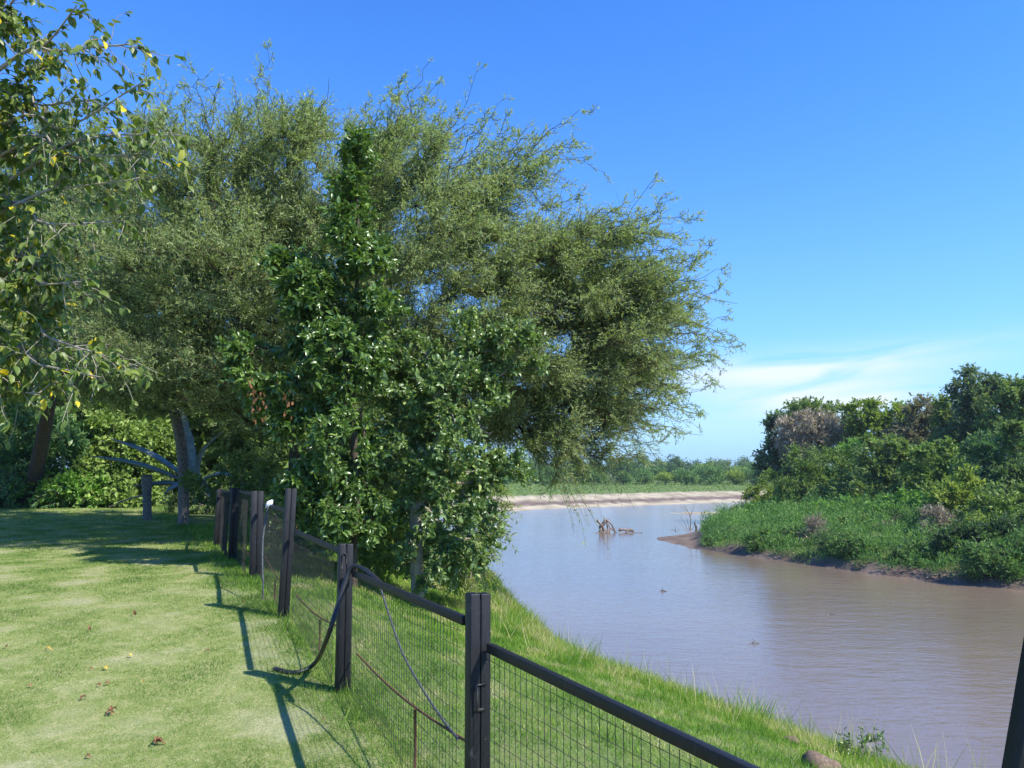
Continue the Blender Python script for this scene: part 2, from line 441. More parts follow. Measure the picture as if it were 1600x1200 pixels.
def hz(x, y):
    return float(height(np.array([[x, y]], float))[0])
def axis_pts(c, a, lo, hi, n):
    t0, t1 = math.asinh((lo - c) / a), math.asinh((hi - c) / a)
    return c + a * np.sinh(np.linspace(t0, t1, n))
xs = axis_pts(2, 11, -900, 900, 620)
ys = axis_pts(12, 14, -100, 1000, 700)
GX, GY = np.meshgrid(xs, ys)
GP = np.stack([GX, GY], -1)
GH = height(GP)
nx, ny = len(xs), len(ys)
gi = np.arange(nx * ny).reshape(ny, nx)
mb = MB()
mb.add(np.concatenate([GP, GH[..., None]], -1).reshape(-1, 3), quads=np.stack([gi[:-1, :-1], gi[:-1, 1:], gi[1:, 1:], gi[1:, :-1]], -1).reshape(-1, 4))
def fence_x(Y): return -.18 - .51 * (Y - 4.1)
def zones(P):
    X, Y = P[..., 0], P[..., 1]
    d = riv_sd(P) + fbm(P, 4, 11, 3) * np.clip(Y / 100, .1, 1.2)
    side = X > midriver(Y)
    farz = np.where(side, Y > 90, Y > 78)
    sand = farz * (1 - sstep(d, 11, 15)) 
    mudband = farz * sstep(d, 3.0, 4.5) * (1 - sstep(d, 6.5, 9))
    mud = np.maximum(mudband, (1 - sstep(d, .2, 1.3)) * (1 - farz))
    tip = ((X > 8) & (X < 18) & (Y > 49) & (Y < 74)) * (1 - sstep(X + .25 * (55 - Y), 13.0, 14.6))
    mud = np.maximum(mud, tip * 1.0)
    spit = (Y > 85) & (Y < 97) & (X > 15) & (X < 34)
    sand = np.maximum(sand, spit * 1.0)
    mud = np.where(spit, 0, mud)
    lawn = ((X < fence_x(Y) + .1) & (Y < 33)) * 1.0
    return sand, mud, lawn
zs, zm, zl = zones(GP)
def worn_f(P):
    return sstep(fbm(P, 1.7, 21, 4) + .7 * fbm(P, .5, 22, 4), .0, .75)
zw = worn_f(GP) * zl
tw = NT('terrain_soil_grass_sand')
p = tw.pos()
n1 = tw.noise(.7, 5, .6, vec=p); n2 = tw.noise(9, 5, .65, vec=p); n3 = tw.noise(60, 3, .6, vec=p)
grass = tw.ramp(tw.math('ADD', tw.math('MULTIPLY', n1, .5), tw.math('MULTIPLY', n2, .5)), [(.35, (.075, .115, .030)), (.5, (.115, .165, .048)), (.62, (.17, .19, .075))])
lawnc = tw.ramp(tw.math('ADD', tw.math('MULTIPLY', n2, .5), tw.math('MULTIPLY', n3, .5)), [(.35, (.13, .175, .048)), (.5, (.215, .25, .080)), (.65, (.36, .34, .17))])
sandc = tw.ramp(tw.noise(.35, 5, .6, vec=p), [(.35, (.26, .215, .14)), (.6, (.43, .37, .255))])
mudc = tw.ramp(tw.noise(1.3, 5, .6, vec=p), [(.35, (.115, .083, .062)), (.65, (.205, .155, .12))])
lawnc = tw.mix(tw.math('MULTIPLY', tw.attr('worn'), .55), lawnc, tw.ramp(n3, [(.35, (.24, .25, .13)), (.65, (.42, .40, .25))]))
c = tw.mix(tw.attr('lawn'), grass, lawnc)
c = tw.mix(tw.attr('sand'), c, sandc)
c = tw.mix(tw.attr('mud'), c, mudc)
tw.done(tw.bsdf(c, .95, .1, bump=tw.math('ADD', n2, n3), bstr=.5, bdist=.03))
ground = mb.build('ground', tw.m, smooth=True)
for nm, arr in (('sand', zs), ('mud', zm), ('lawn', zl), ('worn', zw)):
    a_ = ground.data.attributes.new(nm, 'FLOAT', 'POINT'); a_.data.foreach_set('value', arr.astype(np.float32).ravel())
tag(ground, kind='structure')

# water
mb = MB()
mb.add([(-60, -60, WATER), (420, -60, WATER), (420, 260, WATER), (-60, 260, WATER)], quads=[(0, 1, 2, 3)])
t = NT('muddy_water')
p = t.pos()
mp = t.new('ShaderNodeMapping'); mp.inputs['Scale'].default_value = (1.0, 2.6, 1); mp.inputs['Rotation'].default_value = (0, 0, R(-12)); t.l.new(p, mp.inputs[0])
r1 = t.noise(2.6, 3, .6, vec=mp.outputs[0], dist=.3)
r2 = t.noise(.7, 2, .5, vec=mp.outputs[0])
hgt = t.math('ADD', t.math('MULTIPLY', r1, .6), r2)
big = t.noise(.06, 3, .5, vec=p)
c = t.ramp(big, [(.35, (.160, .122, .090)), (.65, (.198, .148, .102))])
M['water'] = t.done(t.bsdf(c, .13, .45, bump=hgt, bstr=.5, bdist=.045))
w_ = mb.build('river_water', M['water'])
tag(w_, kind='structure')

# ------------------------------------------------------------ grass (stuff)
def scatter(n, x0, x1, y0, y1):
    return np.stack([rng.uniform(x0, x1, n), rng.uniform(y0, y1, n)], -1)
def blades(mbx, P, hgt_, wid, lean, att, tm=BLADE):
    n = len(P)
    z = height(P)
    B = np.column_stack([P, z - .004])
    th = rng.uniform(0, 2 * np.pi, n)
    k = rng.uniform(0, 1, n) ** .7 * lean
    D = np.column_stack([np.cos(th) * k, np.sin(th) * k, np.ones(n)])
    th2 = rng.uniform(0, 2 * np.pi, n)
    N = np.column_stack([np.cos(th2), np.sin(th2), np.zeros(n)])
    mbx.leaves(B, D, N, hgt_, wid, tm, a=att)
def in_view(P, margin=.08, z=-2):
    X, Y = P[:, 0], P[:, 1]
    return (np.abs(X) < Y * (.70 + margin) + .6)
mb = MB()
for (y0, y1, dens, h_, w_) in ((4.2, 6.5, 9000, .020, .0032), (6.5, 9.5, 5200, .022, .0045), (9.5, 14, 2600, .026, .0065), (14, 22, 900, .032, .011), (22, 33.5, 300, .04, .02)):
    x0 = -.75 * y1 - .6; x1 = fence_x(y0) + .25
    n = int((x1 - x0) * (y1 - y0) * dens)
    P = scatter(n, x0, x1, y0, y1)
    P = P[(P[:, 0] < fence_x(P[:, 1]) + .2) & in_view(P)]
    n = len(P)
    wn_ = worn_f(P)
    P = P[rng.random(n) > wn_ * .45]; n = len(P)
    pat = fbm(P, 1.7, 21, 4) * .75 + fbm(P, .5, 22, 3) * .36
    v = np.clip(.48 + pat + rng.normal(0, .17, n), 0, 1)
    thick = np.clip(1 - pat * .9, .35, 1.6)
    # greener, longer near the fence
    nf = np.exp(-((fence_x(P[:, 1]) - P[:, 0]) / .55) ** 2)
    v = np.clip(v - nf * .25, 0, 1)
    blades(mb, P, h_ * rng.uniform(.6, 1.5, n) * thick * (1 + 1.4 * nf), w_ * rng.uniform(.7, 1.3, n), 1.6, v)
lawn = mb.build('lawn_grass', M['lawn_blade'])
tag(lawn, 'short mown lawn of pale green blades left of the fence', 'grass', kind='stuff')

mb = MB()
def bank_pts(n, x0, x1, y0, y1, dmin=.8, dmax=9.5, fx=-.1):
    P = scatter(n, x0, x1, y0, y1)
    d = riv_sd(P)
    m = (d > dmin) & (d < dmax) & (P[:, 0] > fence_x(P[:, 1]) + fx) & in_view(P, .15)
    return P[m], d[m]
for (y0, y1, dens, h_, w_) in ((1.8, 5.5, 5200, .050, .0042), (5.5, 10, 4600, .055, .0052), (10, 16, 2600, .07, .008), (16, 26, 800, .11, .016), (26, 60, 90, .25, .05)):
    P, d = bank_pts(int((.5 * y1 + 5 + .8 * y1) * (y1 - y0) * dens) // 2, -12 - .4 * y1, 9, y0, y1)
    n = len(P)
    pat = fbm(P, 1.1, 31, 4)
    lng = 1 + 1.6 * np.exp(-((d - 2.0) / 1.1) ** 2) + .9 * np.clip(pat, 0, 1)
    v = np.clip(.40 - .75 * pat + rng.normal(0, .16, n) + .22 * np.exp(-((d - 2.0) / 1.0) ** 2), 0, 1)
    blades(mb, P, h_ * rng.uniform(.4, 1.4, n) * lng, w_ * rng.uniform(.6, 1.3, n), 1.1, v, BLADE2)
# tall tufts hugging the foot of the fence
P = scatter(30000, -7, 1.5, 3, 14); fd = P[:, 0] - fence_x(P[:, 1])
pk = fbm(P, 1.0, 77, 3)
P = P[(fd > -.30) & (fd < .35) & (pk > -.25)]
n = len(P)
blades(mb, P, rng.uniform(.04, .15, n) * (1 + .6 * np.clip(fbm(P, .6, 5, 3), 0, 1)), .006, .9, np.clip(rng.normal(.3, .15, n), 0, 1), BLADE2)
# ragged clumps along the edge of the bank
P, d = bank_pts(5000, -3, 7, 5, 26, 1.0, 3.2)
P = P[rng.random(len(P)) < .045]
Q = np.repeat(P, 70, axis=0) + rng.normal(0, .11, (len(P) * 70, 2)); n = len(Q)
hv = np.repeat(rng.uniform(.14, .50, len(P)), 70); cv = np.repeat(rng.choice([.25, .45, .9], len(P)), 70)
blades(mb, Q, hv * rng.uniform(.4, 1.1, n), .006, .9, np.clip(cv + rng.normal(0, .12, n), 0, 1), BLADE2)
# seed stalks and straw along the crest
P, d = bank_pts(9000, -3, 7, 6, 24, 1.2, 3.6)
sel = rng.random(len(P)) < .28
P = P[sel]
n = len(P)
blades(mb, P, rng.uniform(.25, .62, n), .007, .75, np.clip(rng.normal(.9, .12, n), 0, 1), BLADE2)
bank = mb.build('bank_grass', M['bank_blade'])
tag(bank, 'long lime green grass on the slope between fence and river', 'grass', kind='stuff')

# meadow on the far bank and herbs of the right bank
mb = MB()
P = scatter(26000, -40, 110, 95, 215); d = riv_sd(P)
P = P[(d > 13) & (P[:, 1] > 95)]
n = len(P)
blades(mb, P, rng.uniform(.10, .3, n), rng.uniform(.15, .4, n), .8, np.clip(rng.normal(.35, .15, n), 0, 1))
far_grass = mb.build('far_meadow_grass', M['lawn_blade'])
tag(far_grass, 'flat green meadow behind the sandy bank across the river', 'grass', kind='stuff')

def herb_field(P, hmin, hmax, dens_seed, per=7, size=.16):
    pat = fbm(P, 2.1, dens_seed, 3)
    pat2 = fbm(P, 4.5, dens_seed + 9, 3)
    n = len(P)
    z = height(P)
    H = hmin + (hmax - hmin) * np.clip(.38 + pat * .75, 0, 1) ** 1.5
    B = np.repeat(np.column_stack([P, z]), per, axis=0)
    t_ = rng.uniform(.05, 1, len(B))
    Hr = np.repeat(H, per)
    B[:, 2] += Hr * t_
    B[:, :2] += rng.normal(0, .12, (len(B), 2))
    D = rdir(len(B)); D[:, 2] = np.abs(D[:, 2]) * 1.4 + .3
    v = np.clip(.36 + .40 * np.repeat(pat2, per) + rng.normal(0, .15, len(B)), 0, 1)
    return B, D, v, size * rng.uniform(.6, 1.5, len(B))
mb = MB()
P = scatter(90000, 10, 60, 18, 90); d = riv_sd(P)
side = P[:, 0] > midriver(P[:, 1])
tipx = (P[:, 0] + .25 * (55 - P[:, 1]) < 13.4) & (P[:, 1] > 49)
edge = fbm(P, 3.0, 41, 3)
m = side & (d > .12 + .35 * edge) & (d < 18) & ~tipx & (P[:, 1] < 82)
P = P[m]
dd = riv_sd(P)
B, D, v, L = herb_field(P, .25, 1.7, 42, per=10)
mb.leaves(B, D, rdir(len(B)), L, L * .24, DIAMOND, a=v)
hb = mb.build('riverside_herbs', M['herb'])
tag(hb, 'dense feathery green herbs covering the right river bank down to the waterline', 'ground cover', kind='stuff')

# ------------------------------------------------------------ fence
FD = nrm(np.array([-.46, .89, 0.])); FN = np.array([.89, .46, 0.])   # along, and towards the river
UP = np.array([0, 0, 1.])
ftops = [(None, 1.75), ((747, 926), 4.1), ((540, 849), 6.5), ((455, 763), 8.7), ((402, 767), 11.0), ((368, 762), 13.0), ((345, 764), 15.3)]
fence = empty('fence', tuple(at(747, 926, 4.1) * np.array([1, 1, 0]) + np.array([0, 0, hz(-.2, 4.1)])),
              'black timber and wire mesh fence running along the lawn edge', 'fence')
posts = []
def beveled(mbx, name, mat, parent, w=.004):
    o = mbx.build(name, mat, parent)
    w = w * 1.3
    md = o.modifiers.new('edge', 'BEVEL'); md.width = w; md.segments = 2; md.limit_method = 'ANGLE'
    return o
for i, (pp, Y) in enumerate(ftops):
    if pp is None:
        top = np.array([fence_x(Y) - .05, Y, -1.0])
    else:
        top = at(pp[0], pp[1], Y)
    zb = hz(top[0], top[1]) - .15
    H = top[2] - zb
    mbp = MB()
    wp = .120 if i < 4 else (.17 if i == 4 else .14)
    dp = .072
    tilt = np.array([rng.normal(0, .008), rng.normal(0, .008), 1]); 
    if i == 3: tilt = np.array([.03, 0, 1])
    tilt = nrm(tilt)
    for s, hh, dz in ((-1, H, 0), (1, H - .004, 0)):
        c_ = np.array([top[0], top[1], zb]) + tilt * hh / 2 + FN * s * (wp / 4 + .001)
        c_ = c_ - np.array([tilt[0], tilt[1], 0]) * H
        mbp.box(c_, FN, FD, tilt, wp / 2 - .005, dp - (.006 if s > 0 else 0), hh)
    # recessed joint between the two halves
    c_ = np.array([top[0], top[1], zb]) + tilt * (H - .03) / 2 - np.array([tilt[0], tilt[1], 0]) * H
    mbp.box(c_, FN, FD, tilt, .012, dp - .02, H - .03)
    o = beveled(mbp, 'post', M['timber'], fence)
    posts.append((top, zb))
for i in range(1, 6):
    tp_, zb_ = posts[i]
    m_ = MB()
    for (s_, dz_) in ((.03, .34), (-.03, .36), (.028, .72)):
        m_ = MB(); q_ = tp_ + FN * s_ - UP * dz_
        m_.tubes(np.array([q_ - FD * .03, q_ - FD * .040]), .006, 6, caps=True)
        m_.build('bolt', M['wire'], fence)
# rails (start, end) in real places
rails = [((-.10, 4.06, None), (1.13, 1.78, None)), None]
RA = [(at(765, 1012, 4.06), at(1170, 1207, 2.52)), (at(553, 896, 6.45), at(727, 970, 4.17)), (at(462, 831, 8.62), at(530, 861, 6.58)),
      (at(413, 788, 10.9), at(447, 798, 8.8)), (at(375, 767, 12.95), at(392, 772, 11.1)), (at(349, 768, 15.2), at(361, 768, 13.1))]
a0, b0 = RA[0]
RA[0] = (a0, a0 + (b0 - a0) * 1.55)
for k, (a_, b_) in enumerate(RA):
    ax = nrm(b_ - a_)
    sd_ = nrm(np.cross(ax, UP)); up_ = np.cross(sd_, ax)
    mbr = MB()
    Lr = np.linalg.norm(b_ - a_)
    mbr.box((a_ + b_) / 2, ax, sd_, up_, Lr, .038, .046)
    beveled(mbr, 'top_rail', M['timber'], fence, .003)
    # mesh panel
    zb_a = hz(a_[0], a_[1]) + .02; zb_b = hz(b_[0], b_[1]) + .02
    nv = int(Lr / .052)
    mbw = MB()
    T = (np.arange(1, nv) / nv)
    off = sd_ * .026
    topP = a_ + (b_ - a_) * T[:, None] + off - up_ * .02
    botP = topP.copy(); botP[:, 2] = zb_a + (zb_b - zb_a) * T
    wob = rng.normal(0, .003, (len(T), 1)) * ax
    mbw.tubes(np.stack([topP, (topP + botP) / 2 + wob, botP], 1), .0017 if k < 2 else .0019, 3)
    nh = 13
    for j in range(nh):
        t_ = (j + .4) / nh
        S = np.linspace(0, 1, 9)[:, None]
        tp = a_ + (b_ - a_) * S + off - up_ * .02
        bz = zb_a + (zb_b - zb_a) * S[:, 0]
        q = tp.copy(); q[:, 2] = tp[:, 2] * (1 - t_) + bz * t_
        q += rng.normal(0, .002, q.shape)
        mbw.tubes(q, .0016 if k < 2 else .0018, 3)
    o = mbw.build('mesh_panel', M['wire'], fence)
    # lower rod, a little sagged and rusty
    S = np.linspace(0, 1, 12)
    la = at(552, 1024, 6.42) if k == 1 else None
    if k == 1: A_, B_ = at(551, 1022, 6.45), at(728, 1165, 4.15)
    elif k == 2: A_, B_ = at(458, 931, 8.62), at(530, 982, 6.58)
    else:
        A_ = a_.copy(); A_[2] = zb_a + .30; B_ = b_.copy(); B_[2] = zb_b + .30
    q = A_ + (B_ - A_) * S[:, None] - UP * (.05 * np.sin(S * np.pi))[:, None] - off * 1.3
    mbq = MB(); mbq.tubes(q, .0075, 6, caps=True)
    mbq.build('bottom_rod', M['rust'], fence)
# short stakes under the rods
for (px, py, Y) in ((649, 1108, 4.95), (500, 968, 7.5), (430, 905, 9.4)):
    a_ = at(px, py, Y); zb = hz(a_[0], a_[1]) - .05
    m_ = MB(); m_.tubes(np.array([a_, (a_[0] + .004, a_[1], (a_[2] + zb) / 2), (a_[0], a_[1], zb)]), .009, 5, caps=True)
    m_.build('stake', M['rust'], fence)
# metal latch on the nearest post, clasp on the second
def frame_pt(i, s, f, z):
    return posts[i][0] + FN * s - FD * f + UP * (z - posts[i][0][2])
m_ = MB()
tp = posts[1][0][2]
for s in (-.052, -.020):
    pass
m_.tubes(np.array([frame_pt(1, -.03, .036, tp - .46), frame_pt(1, -.03, .062, tp - .47), frame_pt(1, -.03, .062, tp - .57), frame_pt(1, -.03, .036, tp - .58)]), .006, 6, caps=True)
m_.tubes(np.array([frame_pt(1, -.045, .04, tp - .455), frame_pt(1, .03, .045, tp - .45)]), .005, 6, caps=True)
m_.tubes(np.array([frame_pt(1, -.02, .042, tp - .575), frame_pt(1, .02, .042, tp - .575)]), .009, 6, caps=True)
m_.build('latch', M['wire'], fence)
m_ = MB(); tp = posts[2][0][2]
m_.tubes(np.array([frame_pt(2, -.035, .038, tp - .20), frame_pt(2, -.037, .042, tp - .09), frame_pt(2, -.02, .046, tp - .07), frame_pt(2, 0, .042, tp - .09), frame_pt(2, .0, .038, tp - .16)]), .005, 6, caps=True)
m_.build('clasp', M['wire'], fence)

# hose over the second post, rope along the mesh, rope and cloth further on
def smooth(pts, n=60):
    P = np.asarray(pts, float); out = []
    Q = np.vstack([2 * P[0] - P[1], P, 2 * P[-1] - P[-2]])
    m_ = len(P) - 1
    for s in np.linspace(0, m_ - 1e-6, n):
        i = int(s); u = s - i
        a, b, c_, d_ = Q[i], Q[i + 1], Q[i + 2], Q[i + 3]
        out.append(.5 * ((2 * b) + (c_ - a) * u + (2 * a - 5 * b + 4 * c_ - d_) * u * u + (3 * b - a - 3 * c_ + d_) * u ** 3))
    return np.array(out)
def gp(px, py, lift=.02):
    """ground point under a pixel"""
    Y = 3.
    for _ in range(400):
        q = at(px, py, Y)
        if q[2] <= hz(q[0], q[1]): break
        Y += .05 if Y < 20 else .3
    q[2] = hz(q[0], q[1]) + lift
    return q
g1 = gp(462, 1058); g0 = gp(428, 1050)
hose = smooth([g0, g1, at(492, 1036, g1[1] + .02), at(513, 992, 6.25), at(531, 935, 6.33), at(549, 888, 6.40), at(568, 889, 6.3), at(588, 905, 6.06), at(598, 915, 5.9)], 70)
m_ = MB(); m_.tubes(hose, .020, 8, caps=True)
tag(m_.build('hose', M['hose'], smooth=True, loc=tuple(g1)), 'thick black hose looped over the fence rail at the second nearest post', 'hose')
rope = smooth([at(578, 903, 6.12), at(592, 914, 5.92), at(606, 955, 5.72), at(628, 1018, 5.35), at(655, 1068, 5.0), at(690, 1122, 4.62), at(716, 1155, 4.3)], 60)
m_ = MB(); m_.tubes(rope, .008, 6, caps=True)
m_.tubes(smooth([at(592, 914, 5.9), at(581, 913, 5.95), at(577, 918, 5.96)], 8), .007, 5, caps=True)
tag(m_.build('rope', M['rope'], smooth=True, loc=tuple(rope[-1])), 'grey rope slanting down the wire mesh between the two nearest posts', 'rope')
gg = gp(410, 941, .02)
rope2 = smooth([at(420, 790, 10.1), at(416, 808, 9.95), at(411, 840, 9.75), at(410, 880, 9.5), at(411, 915, (gg[1] + 9.4) / 2), gg], 40)
m_ = MB(); m_.tubes(rope2, .011, 6, caps=True)
tag(m_.build('rope', M['rope'], smooth=True, loc=tuple(gg)), 'grey rope hanging from the white cloth down to the grass', 'rope')
# cloth: crumpled wrap
u_, v_ = np.meshgrid(np.linspace(0, 2 * np.pi, 15)[:-1], np.linspace(0, 1, 9))
cc = at(421, 789, 10.1)
rr = .032 * (np.sin(np.pi * np.clip(v_, .06, .94)) ** .6) * (1 + .25 * np.sin(3 * u_ + 5 * v_))
V = cc + np.stack([rr * np.cos(u_) + (v_ - .5) * .085, rr * np.sin(u_), (v_ - .35) * .10 + rr * .6 * np.sin(2 * u_)], -1)
ii = np.arange(9 * 14).reshape(9, 14)
m_ = MB(); m_.add(V.reshape(-1, 3), quads=np.stack([ii[:-1], np.roll(ii[:-1], -1, 1), np.roll(ii[1:], -1, 1), ii[1:]], -1).reshape(-1, 4))
tag(m_.build('cloth', M['cloth'], smooth=True, loc=tuple(cc)), 'small white cloth knotted on the fence rail', 'cloth')

# slanted timber at the right edge
a_ = at(1600, 1065, 1.6); b_ = at(1577, 1200, 1.6); dr = nrm(a_ - b_)
zb = hz(b_[0], b_[1])
lo = b_ + dr * ((zb - .1 - b_[2]) / dr[2]); hi = a_ + dr * .9
m_ = MB(); sx = nrm(np.cross(dr, [0, 1, 0]))
m_.box((lo + hi) / 2 + sx * .021 * (1 if sx[0] > 0 else -1), sx, np.cross(dr, sx), dr, .042, .05, np.linalg.norm(hi - lo))
o = m_.build('timber_post', M['timber'], loc=(lo[0], lo[1], zb))
md = o.modifiers.new('edge', 'BEVEL'); md.width = .003; md.segments = 2
tag(o, 'slanting black timber post at the right edge of the view above the water', 'post')

# ------------------------------------------------------------ trees
def blob(px, py, rx, ry, Y, dy):
    c_ = at(px, py, Y)
    return (c_, np.array([rx * Y / FPX, dy, ry * Y / FPX]))
def sample_blobs(bl, n, shell=.5, vpow=.75):
    vol = np.array([np.prod(b[1]) for b in bl]) ** vpow
    k = rng.choice(len(bl), n, p=vol / vol.sum())
    C = np.array([b[0] for b in bl])[k]; S = np.array([b[1] for b in bl])[k]
    d_ = rdir(n); r_ = rng.random(n) ** (1 / 3 * (1 - shell) + .02)
    return C + d_ * S * r_[:, None], d_
def skeleton(trunk, pts, r_base, seg=4, wob=.06, r_tip=.012, power=.48, arch=.12):
    """grow limbs from the trunk to every point; returns polylines, radii, node info"""
    trunk = np.asarray(trunk, float)
    N = [p for p in trunk]; par = [-1] + list(range(len(trunk) - 1))
    start = trunk[-1]
    order = np.argsort(np.linalg.norm(pts - start, axis=1))
    paths = []
    cap = len(pts) * seg + len(trunk) + 5
    A = np.zeros((cap, 3)); A[:len(trunk)] = trunk; cnt = len(trunk)
    depth = np.zeros(cap)
    for k in range(1, cnt): depth[k] = depth[k - 1] + np.linalg.norm(A[k] - A[k - 1])
    first = max(1, len(trunk) // 2)
    for oi in order:
        p_ = pts[oi]
        v_ = p_ - A[first:cnt]; dd_ = np.linalg.norm(v_, axis=1)
        cost = dd_ + .25 * depth[first:cnt] + .35 * np.maximum(0, -v_[:, 2])
        j = int(np.argmin(cost)) + first
        a = A[j]; L_ = np.linalg.norm(p_ - a)
        ids = [j]
        dirp = nrm(a - A[par[j]]) if par[j] >= 0 else np.array([0, 0, 1.])
        for s in range(1, seg + 1):
            u = s / seg
            q = a + (p_ - a) * u + dirp * L_ * arch * math.sin(math.pi * u) + rng.normal(0, wob, 3) * L_ * math.sin(math.pi * u) * .6
            A[cnt] = q; par.append(ids[-1]); depth[cnt] = depth[ids[-1]] + L_ / seg
            ids.append(cnt); cnt += 1
        paths.append(ids)
    par = np.array(par); w = np.zeros(cnt)
    for ids in paths: w[ids[-1]] += 1
    for k in range(cnt - 1, 0, -1): w[par[k]] += w[k]
    rad = r_tip + (r_base - r_tip) * (w / w[0]) ** power
    return A[:cnt], np.array(paths), rad
def flare(trunk, rad): 
    return rad
def tube_tree(mbx, A, paths, rad, ntrunk, sides=5, trunk_sides=9):
    T = A[:ntrunk]; r_ = rad[:ntrunk].copy(); r_[0] *= 1.35
    mbx.tubes(T, r_, trunk_sides)
    R_ = rad[paths].copy(); R_[:, 0] = np.minimum(R_[:, 0], R_[:, 1] * 1.25)
    big = R_[:, 0] > .03
    if big.any(): mbx.tubes(A[paths[big]], R_[big], sides + 2)
    if (~big).any(): mbx.tubes(A[paths[~big]], R_[~big], 3)
def sprays(org, D, L, K=5, droop=.2, jit=.05):
    n = len(org); D = nrm(D)
    t_ = np.linspace(0, 1, K)
    P = org[:, None] + D[:, None] * (L[:, None] * t_)[..., None]
    P[..., 2] -= (np.asarray(droop) * L)[:, None] * t_[None] ** 2
    side = nrm(np.cross(D, rdir(n)))
    P += side[:, None] * (L[:, None] * jit * np.sin(t_ * np.pi * 1.3)[None] * rng.normal(0, 1.6, (n, 1)))[..., None]
    P[:, 1:] += rng.normal(0, 1, (n, K - 1, 3)) * (L * jit * .35)[:, None, None]
    return P
def fill_sprays(A, targets, outd, back, K=5, droop=.1, jit=.06):
    """twigs that leave the nearest limb and sweep out to each target point"""
    src = targets - outd * back[:, None]
    idx = np.empty(len(src), int)
    A32 = A.astype(np.float32)
    for i in range(0, len(src), 1500):
        q = src[i:i + 1500].astype(np.float32)
        idx[i:i + 1500] = np.argmin(((q[:, None] - A32[None]) ** 2).sum(-1), 1)
    S = A[idx]; v_ = targets - S; L_ = np.linalg.norm(v_, axis=1)
    far_ = L_ > 2.6
    S = np.where(far_[:, None], targets - v_ / np.maximum(L_, .01)[:, None] * 2.6, S)
    L_ = np.minimum(L_, 2.6)
    c_ = S + (targets - S) * .5 + outd * (L_ * .12)[:, None] + rng.normal(0, 1, S.shape) * (L_ * .10)[:, None]
    t_ = np.linspace(0, 1, K)[None, :, None]
    P = (1 - t_) ** 2 * S[:, None] + 2 * t_ * (1 - t_) * c_[:, None] + t_ ** 2 * targets[:, None]
    P[:, 1:] += rng.normal(0, 1, (len(S), K - 1, 3)) * (L_ * jit * .4)[:, None, None]
    P[..., 2] -= (np.asarray(droop) * L_)[:, None] * t_[..., 0] ** 2
    return P
def along(P, m, t0=.1):
    """m points and tangents spread along each polyline of P"""
    n, K, _ = P.shape
    t_ = rng.uniform(t0, 1, (n, m)) * (K - 1) * .9999
    i = t_.astype(int); f = t_ - i
    r_ = np.arange(n)[:, None]
    a, b = P[r_, i], P[r_, i + 1]
    return (a + (b - a) * f[..., None]).reshape(-1, 3), nrm(b - a).reshape(-1, 3), t_.reshape(-1) / (K - 1)

